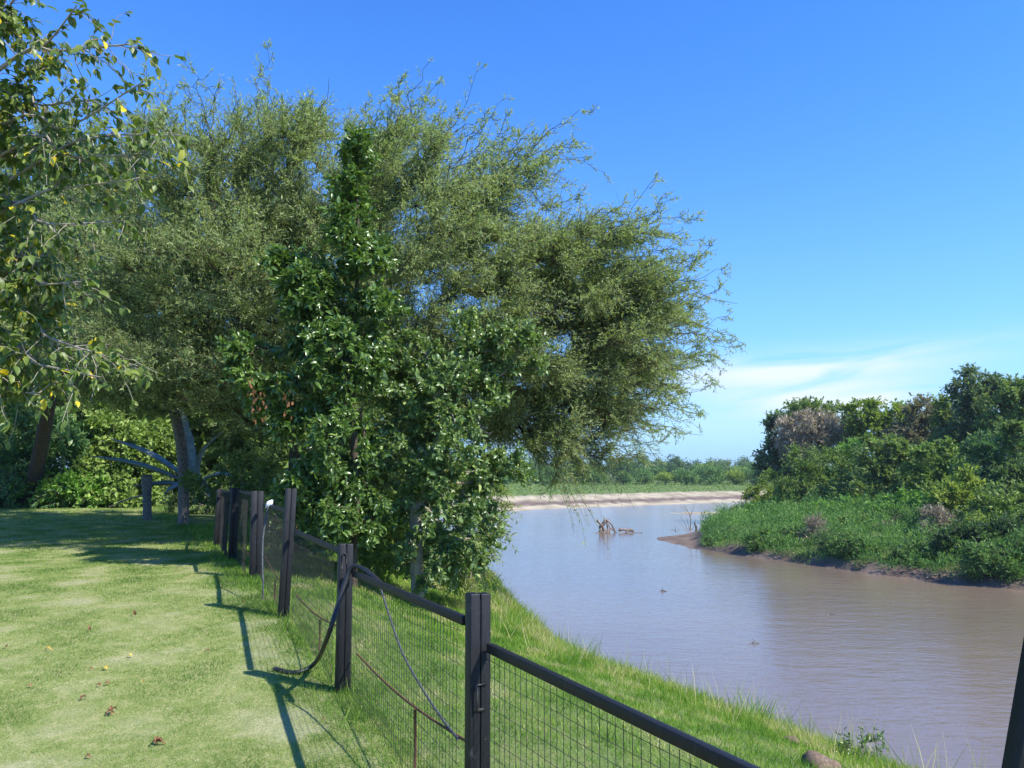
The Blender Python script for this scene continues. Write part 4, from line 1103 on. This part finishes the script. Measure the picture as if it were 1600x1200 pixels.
# ------------------------------------------------------------ right bank trees and shrubs
RB = [
 # name, label, blobs, Y, mat, lsize, aspect, n
 ('bank_tree', 'dark blue green tree at the left end of the right bank tree line', [(1225, 690, 26, 26), (1215, 660, 14, 18), (1230, 730, 40, 26), (1210, 715, 22, 20)], 74, 'bluegreen', .30, .5, 5500),
 ('bank_tree', 'brown leafless looking twiggy tree with a thin green cap', [(1262, 672, 40, 26), (1290, 680, 28, 20), (1250, 700, 30, 20)], 70, 'drytwig', .38, .09, 9000),
 ('bank_tree', 'dark green tree top poking above the brown twiggy tree', [(1262, 640, 24, 10), (1240, 652, 18, 12), (1280, 648, 18, 10)], 71.5, 'darkgreen', .26, .5, 2600),
 ('bank_tree', 'wispy blue green tree right of the brown twiggy tree', [(1315, 660, 20, 26), (1300, 690, 26, 24), (1330, 690, 16, 24)], 72, 'bluegreen', .30, .35, 3600),
 ('bank_tree', 'yellow green airy tree on the right bank', [(1345, 645, 22, 20), (1382, 650, 30, 22), (1365, 680, 36, 22), (1400, 670, 26, 26)], 68, 'yellowgreen', .28, .45, 6000),
 ('bank_tree', 'grey brown thorny tree right of the yellow green tree', [(1440, 645, 28, 24), (1425, 680, 36, 26), (1460, 680, 30, 28), (1410, 700, 30, 24)], 64, 'greybrown', .26, .38, 7500),
 ('bank_tree', 'grey green tree below the tall dark one', [(1480, 655, 26, 26), (1500, 690, 34, 32), (1465, 715, 34, 24)], 60, 'darkgreen', .26, .45, 7000),
 ('bank_tree', 'tall dark slender crowned tree highest on the right bank', [(1530, 595, 20, 18), (1512, 620, 26, 22), (1540, 640, 30, 26), (1555, 610, 18, 16), (1520, 670, 34, 30)], 57, 'bluegreen', .25, .42, 7000),
 ('bank_tree', 'dark spreading tree reaching the right edge of the view', [(1590, 610, 30, 22), (1580, 650, 44, 34), (1630, 640, 50, 46), (1570, 690, 40, 30), (1700, 640, 60, 50)], 54, 'darkgreen', .25, .45, 12000),
 ('bank_shrub', 'light green soft bush left of the dark glossy one', [(1275, 715, 46, 20), (1240, 745, 40, 22), (1300, 740, 44, 28), (1265, 770, 50, 20)], 60, 'mid', .20, .35, 9000),
 ('bank_shrub', 'vivid green bush top in the middle of the right bank', [(1335, 700, 34, 14), (1320, 725, 34, 20)], 61, 'bright', .20, .4, 4000),
 ('bank_shrub', 'dark glossy round bush in the middle of the right bank', [(1370, 705, 36, 24), (1410, 725, 44, 30), (1355, 740, 34, 26), (1395, 765, 44, 24), (1340, 770, 34, 20)], 55, 'darkgreen', .22, .55, 11000),
 ('bank_shrub', 'mid green bush right of the dark glossy one', [(1465, 715, 34, 26), (1450, 755, 40, 26), (1490, 745, 30, 28)], 52, 'mid', .20, .45, 8000),
 ('bank_shrub', 'feathery pale green bush near the right edge', [(1550, 695, 34, 24), (1530, 730, 38, 30), (1580, 720, 34, 28)], 47, 'willow', .22, .22, 9500),
 ('bank_shrub', 'dark green bush behind the feathery pale one', [(1605, 700, 30, 40), (1590, 750, 44, 34), (1650, 740, 50, 50)], 46, 'darkgreen', .20, .45, 9000),
 ('bank_shrub', 'rounded yellow green bush on the left point of the right bank', [(1190, 775, 26, 20), (1215, 765, 28, 22), (1172, 792, 18, 14)], 65, 'yellowgreen', .17, .35, 5500),
 ('bank_shrub', 'bright creeper covered mound next to the left point', [(1200, 800, 34, 18), (1240, 790, 28, 22), (1225, 812, 30, 10), (1260, 800, 22, 14)], 60, 'bright', .22, .6, 5500),
 ('bank_shrub', 'low bright creeper patch below the dark glossy bush', [(1300, 795, 34, 10), (1350, 790, 36, 12), (1320, 805, 36, 8)], 53, 'bright', .18, .6, 5000),
 ('bank_shrub', 'leafy creeper bank under the mid green bush', [(1420, 785, 34, 12), (1385, 795, 24, 8), (1450, 795, 24, 10)], 49, 'bright', .17, .6, 4500),
 ('bank_shrub', 'tall leafy bush with brownish stems on the right', [(1500, 765, 26, 26), (1480, 785, 24, 22), (1520, 790, 26, 20)], 43, 'yellowgreen', .17, .5, 6500),
 ('bank_shrub', 'dense mid green bush at the right edge above the herbs', [(1560, 775, 34, 26), (1600, 790, 34, 28), (1540, 805, 32, 18), (1650, 780, 40, 34)], 41, 'mid', .17, .5, 9500),
 ('bank_shrub', 'dark shaded hollow bush between the creepers', [(1310, 765, 30, 14), (1290, 780, 26, 10)], 57, 'darkgreen', .18, .5, 3500),
 ('herb_mound', 'large dark feathery herb mound at the lower right waterline', [(1560, 872, 40, 26), (1600, 862, 36, 30), (1520, 885, 24, 16), (1640, 870, 40, 34)], 34.6, 'herb', .15, .3, 12000),
 ('herb_mound', 'middle herb mound hanging to the water edge', [(1495, 862, 26, 16), (1460, 870, 22, 12)], 37.6, 'herb', .15, .3, 5000),
 ('herb_mound', 'left dark herb mound by the dry bush', [(1235, 840, 30, 14), (1200, 845, 26, 12)], 46.5, 'herb', .16, .3, 6000),
 ('herb_mound', 'herb mound right of the dry bush at the waterline', [(1330, 855, 30, 16), (1370, 860, 26, 14)], 41, 'herb', .15, .3, 6000),
 ('herb_mound', 'dark leafy mound right of the large dry bush', [(1500, 848, 26, 16), (1530, 842, 24, 16)], 37.5, 'herb_dark', .15, .4, 6000),
 ('herb_mound', 'dark leafy mound at the waterline below the large dry bush', [(1440, 866, 26, 14), (1415, 872, 20, 10)], 38.6, 'herb_dark', .14, .4, 5000),
 ('herb_mound', 'small dark mound at the left tip of the herbs', [(1130, 845, 20, 10), (1160, 848, 22, 11)], 50.5, 'herb_dark', .15, .4, 3500),
 ('herb_mound', 'wide low dark mound at the foot of the right edge bushes', [(1580, 830, 30, 16), (1620, 830, 30, 18)], 37.5, 'herb_dark', .15, .4, 5000),
 ('bank_shrub', 'low green bush in the herbs near the left point', [(1250, 818, 24, 12), (1275, 812, 16, 10)], 52, 'bright', .15, .5, 3500),
 ('bank_shrub', 'dull green bush in the herbs between the dry bushes', [(1345, 822, 26, 12), (1320, 828, 18, 10)], 47, 'mid', .15, .45, 3500),
 ('bank_shrub', 'dark bush in the herbs left of the large dry bush', [(1425, 818, 22, 14), (1405, 826, 18, 10)], 45, 'herb_dark', .15, .45, 3500),
 ('bank_shrub', 'pale feathery tuft in the herbs below the left dry bush', [(1300, 846, 16, 10)], 42.5, 'willow', .14, .2, 1800),
 ('bank_shrub', 'yellow green bush in the herbs near the right edge', [(1540, 826, 24, 12)], 40, 'yellowgreen', .14, .45, 2800),
 ('dry_bush', 'brown dry twiggy bush standing among the herbs left of centre bank', [(1275, 832, 14, 16), (1270, 846, 10, 8)], 45, 'drytwig', .22, .07, 2200),
 ('dry_bush', 'large brown dry bush right of the grassy hollow', [(1470, 815, 18, 16), (1465, 830, 18, 14)], 41.5, 'drytwig', .22, .08, 3000),
 ('dry_bush', 'small faded dry bush between the two larger ones', [(1388, 828, 12, 12)], 45, 'drytwig', .2, .06, 1000),
]
for (nm, lab, bs, Y, mat_, ls, asp, n) in RB:
    bl = [blob(b[0], b[1], b[2] * 1.12, b[3] * 1.12, Y, max(.5, b[2] * Y / FPX * .75)) for b in bs]
    cat = 'tree' if nm == 'bank_tree' else ('herb' if nm == 'herb_mound' else 'bush')
    dry = mat_ == 'drytwig'
    clump_tree(nm, lab, cat, bl, M[mat_], M['pale_bark'] if dry else M['grey_bark'], lsize=ls, n=n, aspect=asp,
               r_base=.14 if nm == 'bank_tree' else .05, tl=.95 if nm == 'bank_tree' else .6, n_att=60 if nm == 'bank_tree' else 34,
               group={'bank_tree': 'trees on the right bank', 'bank_shrub': 'bushes on the right bank', 'herb_mound': 'herb mounds at the right waterline', 'dry_bush': 'dry bushes on the right bank'}[nm])

# ------------------------------------------------------------ far tree line: a few kinds, copied
def far_proto(kind):
    mat_ = {'low': 'far_a', 'tall': 'far_b', 'olive': 'yellowgreen', 'blue': 'bluegreen'}[kind]
    r_ = 2.6
    hgt_ = {'low': 2.4, 'tall': 4.2, 'olive': 3.0, 'blue': 4.0}[kind]
    bl = []
    for k in range(7):
        th = rng.uniform(0, 6.28); rr_ = rng.uniform(.2, 1.5)
        bl.append((np.array([math.cos(th) * rr_, math.sin(th) * rr_, hgt_ * rng.uniform(.45, .95)]), np.array([rng.uniform(.9, 1.6), rng.uniform(.9, 1.6), rng.uniform(.6, 1.0)])))
    return mat_, bl, hgt_
protos = {}
def build_far(kind, idx):
    mat_, bl, hgt_ = far_proto(kind)
    o = bpy.data.objects.new('far_tree', None)
    pts, _ = sample_blobs(bl, 26, .6)
    trunk = np.array([(0, 0, -.3), (.05, 0, .4), (0, .05, hgt_ * .35)])
    A, paths, rad = skeleton(trunk, pts, .14, seg=4)
    mt = MB(); tube_tree(mt, A, paths, rad, 3)
    n = 2100
    k = rng.integers(0, len(paths), n); s = rng.choice([2, 3, 4], n, p=[.2, .3, .5])
    B = A[paths[k, s]] + rng.normal(0, .42, (n, 3)) * np.array([1, 1, .75])
    ml = MB()
    L = rng.uniform(.22, .5, n)
    ml.leaves(B, rdir(n) + np.array([0, 0, .5]), rdir(n) * .7 + np.array([0, 0, .5]), L, L * .5, FOLD, a=np.clip(rng.normal(.5, .2, n), 0, 1))
    return mt.mesh('trunk', True), ml.mesh('crown'), mat_
for kind in ('low', 'tall', 'olive', 'blue'):
    protos[kind] = []
    for j in range(3):
        a_, b_, mt_ = build_far(kind, j)
        a_.materials.append(M['grey_bark']); b_.materials.append(M[mt_])
        protos[kind].append((a_, b_))
FL = {'low': ('low bushy green tree at the front edge of the far meadow', 'front row trees across the river'),
      'tall': ('taller dark green tree in the back rows across the river', 'back row trees across the river'),
      'olive': ('yellow green tree in the distant tree line', 'yellow green trees across the river'),
      'blue': ('bluish green tree rising from the distant tree line', 'bluish trees across the river')}
far_list = []
def put_far(kind, x, y, s, sz=1.0):
    a_, b_ = random.choice(protos[kind])
    e = bpy.data.objects.new('far_tree', None)
    e.location = (x, y, hz(x, y)); e.rotation_euler = (0, 0, random.uniform(0, 6.28)); e.scale = (s, s, s * sz)
    col.objects.link(e); tag(e, FL[kind][0], 'tree', FL[kind][1])
    far_list.append((e, kind, 800 + FPX * x / y * 1.01, y))
    for nm, me in (('trunk', a_), ('crown', b_)):
        c_ = bpy.data.objects.new(nm, me); col.objects.link(c_); c_.parent = e
far_rows = [(183, -45, 105, 5.0, ('low', 'low', 'low', 'olive'), 1.0, 1.35), (196, -55, 115, 5.5, ('low', 'low', 'tall'), 1.15, 1.6), (212, -60, 120, 6.0, ('tall', 'blue', 'tall', 'low', 'olive'), 1.15, 1.55),
            (232, -70, 135, 6.0, ('tall', 'blue', 'tall'), 1.2, 1.7), (262, -80, 170, 7.5, ('tall', 'blue', 'tall'), 1.3, 1.9)]
for (y, x0, x1, st, kinds, s0, s1) in far_rows:
    x = x0
    while x < x1:
        xx, yy = x + random.uniform(-1.5, 1.5), y + random.uniform(-5, 5)
        if riv_sd(np.array([[xx, yy]]))[0] > 16 or y > 190:
            put_far(random.choice(kinds), xx, yy, random.uniform(s0, s1), random.uniform(.85, 1.1))
        x += st * random.uniform(.75, 1.25)
# trees along the left bank far away, glimpsed under the hanging wisps
for (x, y, s) in ((-14, 120, 1.2), (-20, 126, 1.4), (-26, 118, 1.4), (-9, 138, 1.2), (-16, 142, 1.3), (-34, 112, 1.6), (-3, 150, 1.1)):
    put_far('low', x, y, s)

LOOK = {'low': 'low bushy green tree', 'tall': 'dark green tree', 'olive': 'yellow green tree', 'blue': 'bluish green tree'}
BINS = [(-1e9, 770, None), (770, 860, 'seen under the hanging crown'), (860, 930, 'left of above the driftwood root'), (930, 1000, 'straight above the driftwood'), (1000, 1060, 'left of above the bare sapling'),
        (1060, 1130, 'right above the bare sapling'), (1130, 1215, 'beside the left end of the right bank'), (1215, 1e9, None)]
ORD = ['leftmost', 'second', 'third', 'fourth', 'fifth', 'sixth', 'seventh', 'eighth', 'ninth', 'tenth', 'eleventh', 'twelfth']
for kind in LOOK:
    for (b0, b1, ph) in BINS:
        for front in (True, False):
            g_ = sorted([f for f in far_list if f[1] == kind and b0 <= f[2] < b1 and (f[3] < 190) == front], key=lambda f: f[2])
            for q_, f in enumerate(g_):
                if ph is None:
                    f[0]['label'] = ('distant ' + LOOK[kind] + (' hidden behind the right bank trees' if b0 > 0 else ' hidden behind the fence side trees')) + (', front row' if front else ', back rows')
                else:
                    f[0]['label'] = ('front ' if front else 'back row ') + LOOK[kind] + ' ' + ph + (', ' + ORD[min(q_, 11)] + ' there' if len(g_) > 1 else '')
# ------------------------------------------------------------ things in the river
def twiggy(name, label, cat, lines, mat, base, parts=None):
    m_ = MB()
    for pts, r0, r1 in lines:
        P = smooth(pts, 14); P[1:] += rng.normal(0, 1, (13, 3)) * r0 * .25
        m_.tubes(P, np.linspace(r0, r1, 14), 7, caps=True)
    return tag(m_.build(name, mat, smooth=True, loc=tuple(base)), label, cat)
YD = 63
w_ = lambda px, py, Y=YD: at(px, py, Y)
twiggy('driftwood_snag', 'pale tangled driftwood root standing out of the river', 'driftwood', [
    ([w_(938, 832), w_(938, 824), w_(944, 816), w_(950, 812)], .13, .10), ([w_(933, 812), w_(938, 818), w_(944, 826), w_(948, 833)], .10, .07), ([w_(944, 832), w_(943, 820), w_(945, 812), w_(944, 809)], .12, .05),
    ([w_(945, 816), w_(951, 815), w_(957, 821), w_(961, 829), w_(963, 832)], .08, .05), ([w_(936, 831), w_(942, 820), w_(948, 818), w_(950, 831)], .09, .08), ([w_(950, 831), w_(956, 826), w_(962, 833)], .07, .06),
    ([w_(930, 833, 62.6), w_(945, 832, 62.6), w_(957, 833, 62.8)], .05, .03), ([w_(940, 833), w_(941, 826), w_(937, 819)], .07, .05), ([w_(952, 833), w_(953, 824), w_(948, 816)], .05, .04)], M['driftwood'], w_(945, 833))
twiggy('driftwood_log', 'low broken driftwood log floating right of the pale root', 'driftwood', [
    ([w_(967, 829), w_(973, 827), w_(980, 829), w_(990, 828)], .10, .09), ([w_(978, 832), w_(984, 827), w_(990, 831)], .12, .08), ([w_(972, 833, 62.5), w_(984, 832, 62.5), w_(1004, 832, 62.6)], .04, .02), ([w_(970, 832), w_(970, 827), w_(968, 825)], .05, .02)],
    M['driftwood'], w_(980, 833))
def floater(px, py, label, r_=.028):
    g_ = None
    s = math.tan(PITCH - math.atan((py - 600) / FPX)); Y = WATER / s
    c_ = at(px, py, Y)
    twiggy('floating_stick', label, 'stick', [([c_ + np.array([-.16, 0, .0]), c_ + np.array([0, .05, .03]), c_ + np.array([.13, 0, .0])], r_, r_ * .5), ([c_ + np.array([0, 0, .02]), c_ + np.array([-.08, 0, .16])], r_ * .5, r_ * .2)], M['weathered'], c_)
floater(1037, 924, 'small dark stick floating mid river, the farthest of three')
floater(1300, 961, 'small dark stick floating mid river, the rightmost of three', .02)
floater(1180, 1006, 'small dark stick floating nearest to the grassy bank', .02)
# bare saplings on the mud point
YS = 58
twiggy('bare_sapling', 'leafless grey sapling standing on the mud point', 'sapling', [
    ([w_(1078, 831, YS), w_(1079, 815, YS), w_(1077, 803, YS), w_(1069, 790, YS)], .05, .02), ([w_(1078, 808, YS), w_(1082, 798, YS), w_(1085, 790, YS)], .03, .012), ([w_(1076, 831, YS), w_(1070, 818, YS), w_(1062, 806, YS)], .025, .01),
    ([w_(1077, 829, YS), w_(1074, 812, YS), w_(1072, 800, YS)], .02, .01), ([w_(1080, 830, YS), w_(1086, 820, YS), w_(1087, 812, YS)], .02, .01), ([w_(1073, 797, YS), w_(1068, 796, YS), w_(1062, 790, YS)], .016, .008),
    ([w_(1073, 831, YS), w_(1066, 822, YS), w_(1060, 815, YS)], .018, .008), ([w_(1092, 830, YS), w_(1095, 818, YS), w_(1094, 808, YS)], .02, .01)], M['driftwood'], w_(1078, 832, YS))
twiggy('dark_stump', 'short dark bent stump beside the leafless sapling', 'stump', [([w_(1087, 830, YS), w_(1088, 824, YS), w_(1084, 817, YS)], .09, .04)], M['mesq_bark'], w_(1087, 830, YS))
twiggy('bare_twigs', 'thin bare twigs at the water left of the sapling', 'twigs', [([w_(1056, 832, 58.5), w_(1055, 824, 58.5)], .02, .01), ([w_(1056, 830, 58.5), w_(1048, 826, 58.5)], .025, .01), ([w_(1058, 832, 58.5), w_(1062, 826, 58.5)], .015, .01)], M['driftwood'], w_(1056, 833, 58.5))
# pale fallen branches along the right waterline
for (x0, y0_, x1, y1_, Y, lab) in ((1448, 903, 1470, 897, 35.9, 'pale broken branch sticking out at the waterline below the herbs'), (1268, 862, 1292, 852, 43.5, 'bundle of bare sticks under the left dry bush')):
    twiggy('fallen_branch', lab, 'branch', [([at(x0, y0_, Y), at((x0 + x1) / 2, (y0_ + y1_) / 2 - 2, Y), at(x1, y1_, Y)], .04, .02), ([at((x0 + x1) / 2, (y0_ + y1_) / 2, Y), at((x0 + x1) / 2 - 4, y1_ - 3, Y)], .025, .01),
        ([at(x0 + 4, y0_ - 1, Y), at(x1 + 12, y0_ + 1, Y)], .03, .015)], M['driftwood'], at(x0, y0_, Y))

# ------------------------------------------------------------ small things on the near bank and lawn
def lump(name, label, cat, c_, rx, ry, rz, mat, seed):
    r = np.random.default_rng(seed)
    nu, nv = 28, 14
    u, v = np.meshgrid(np.linspace(0, 2 * np.pi, nu, endpoint=False), np.linspace(0.02, np.pi - .02, nv))
    d_ = np.stack([np.cos(u) * np.sin(v), np.sin(u) * np.sin(v), np.cos(v)], -1)
    k = 1 + .10 * np.sin(d_[..., 0] * 5 + seed) + .08 * np.sin(d_[..., 1] * 7 + d_[..., 2] * 6) + r.normal(0, .02, u.shape)
    V = np.asarray(c_) + d_ * k[..., None] * np.array([rx, ry, rz])
    ii = np.arange(nu * nv).reshape(nv, nu)
    m_ = MB(); m_.add(V.reshape(-1, 3), quads=np.stack([ii[:-1], ii[1:], np.roll(ii[1:], -1, 1), np.roll(ii[:-1], -1, 1)], -1).reshape(-1, 4))
    return tag(m_.build(name, mat, smooth=True, loc=tuple(c_)), label, cat)
q = gp(1283, 1200, -.02); lump('earth_mound', 'rounded brown earth lump at the bottom edge in the bank grass', 'mound', q + np.array([0, .05, -.02]), .16, .14, .13, M['stone'], 3)
q = gp(1236, 1162, .02); lump('dirt_clod', 'small brown dirt clod in the grass left of the leafy weed', 'clod', q, .075, .05, .045, M['stone'], 5)
# leafy weed
bz = gp(1345, 1192, 0)
cw = bz + np.array([.05, .1, .10])
make_tree('leafy_weed', 'small dark leafy weed at the tip of the grassy bank', 'weed', bz, [bz + np.array([.03, .03, .08])],
          [(cw, np.array([.18, .12, .10])), (cw + np.array([.10, 0, .05]), np.array([.08, .08, .06]))], 26, .008, M['vine'], M['grey_bark'], 60, .13, 12, .035, .4, r_tip=.003, twig_r=.002, vbase=.5)

LEAVES = [(212, 963, 'brown', 'standing curled brown leaf alone in the middle of the lawn', .14, 1), (141, 988, 'brown', 'dark upright leaf left of the standing brown leaf', .09, 1), (70, 1019, 'yellow', 'yellow brown curled leaf at left of the lawn', .11, 0),
          (168, 1051, 'yellow', 'long bright yellow leaf lying on the lawn', .12, 0), (207, 1028, 'yellow', 'small yellow leaf above the long yellow one', .09, 0), (139, 1048, 'brown', 'reddish leaf left of the long yellow leaf', .07, 0),
          (157, 1075, 'brown', 'darker of two brown leaves lying close together', .08, 0), (171, 1072, 'brown', 'right one of two brown leaves lying close together', .08, 0), (125, 1097, 'brown', 'flat dark brown leaf near the lower left', .10, 0),
          (225, 1068, 'yellow', 'pale orange leaf on a straw patch', .07, 0), (50, 1078, 'brown', 'faded brown leaf near the left edge', .07, 0), (242, 1167, 'brown', 'ragged brown tuft of dead leaf at the bottom of the lawn', .16, 0), (240, 1166, 'brown', '', .1, 0),
          (133, 1186, 'brown', 'small dry leaf at the bottom left', .08, 0), (174, 1118, 'brown', 'tiny reddish leaf above the ragged tuft', .07, 0), (10, 1015, 'brown', 'dark curled leaf at the left edge of the lawn', .08, 0),
          (327, 1020, 'brown', 'faint reddish leaf right of centre lawn', .07, 0), (507, 1130, 'brown', 'tiny brown leaf between the fence shadow lines', .05, 0), (380, 942, 'brown', 'reddish leaf lying on the shadow of the rail', .07, 0)]
tb = leaf_mat('fallen_brown', [(0, (.10, .05, .028)), (1, (.19, .10, .055))], trans=.1, rough=.7, gloss=.1)
ty = leaf_mat('fallen_yellow', [(0, (.30, .22, .05)), (1, (.42, .32, .07))], trans=.1, rough=.7, gloss=.1)
for (px, py, kind, lab, L_, stand) in LEAVES:
    if not lab: continue
    q = gp(px, py, .022)
    th = rng.uniform(0, 6.28)
    D = np.array([[math.cos(th), math.sin(th) * .5, .25 if not stand else 2.2]]); Nn = np.array([[rng.normal(0, .3), -.4, 1.]]) if not stand else np.array([[.3, -1., .2]])
    m_ = MB(); tv = (([(a, b, c * 2.5 + .25 * math.sin(a * 3)) for a, b, c in BROAD[0]]), BROAD[1], BROAD[2])
    m_.leaves(q[None] - np.array([[0, 0, .012]]), D, Nn, min(L_, .11) * .6, min(L_, .11) * .32, tv, a=rng.random())
    if 'tuft' in lab:
        for _ in range(5):
            dd_ = rdir(1); dd_[:, 2] = abs(dd_[:, 2]) * .3
            m_.leaves(q[None], dd_, np.array([[0, -.3, 1.]]) + rdir(1) * .5, .06, .02, tv, a=rng.random())
    tag(m_.build('fallen_leaf', ty if kind == 'yellow' else tb, loc=tuple(q)), lab, 'leaf', 'fallen leaves on the lawn')

# ------------------------------------------------------------ thin air haze
hb_ = MB()
x0, x1, y0, y1, z0, z1 = -910, 910, -110, 1010, -9.0, 16.0
hb_.add([(x0, y0, z0), (x1, y0, z0), (x1, y1, z0), (x0, y1, z0), (x0, y0, z1), (x1, y0, z1), (x1, y1, z1), (x0, y1, z1)],
        quads=[(0, 3, 2, 1), (4, 5, 6, 7), (0, 1, 5, 4), (1, 2, 6, 5), (2, 3, 7, 6), (3, 0, 4, 7)])
hm = bpy.data.materials.new('haze'); hm.use_nodes = True
hn, hl = hm.node_tree.nodes, hm.node_tree.links; hn.clear()
ho = hn.new('ShaderNodeOutputMaterial'); hv_ = hn.new('ShaderNodeVolumePrincipled')
hv_.inputs['Color'].default_value = (.72, .84, 1.0, 1); hv_.inputs['Density'].default_value = .00025; hv_.inputs['Anisotropy'].default_value = .2
hl.new(hv_.outputs[0], ho.inputs['Volume'])
tag(hb_.build('haze', hm), 'faint pale blue air haze over the whole valley', 'haze', kind='stuff')
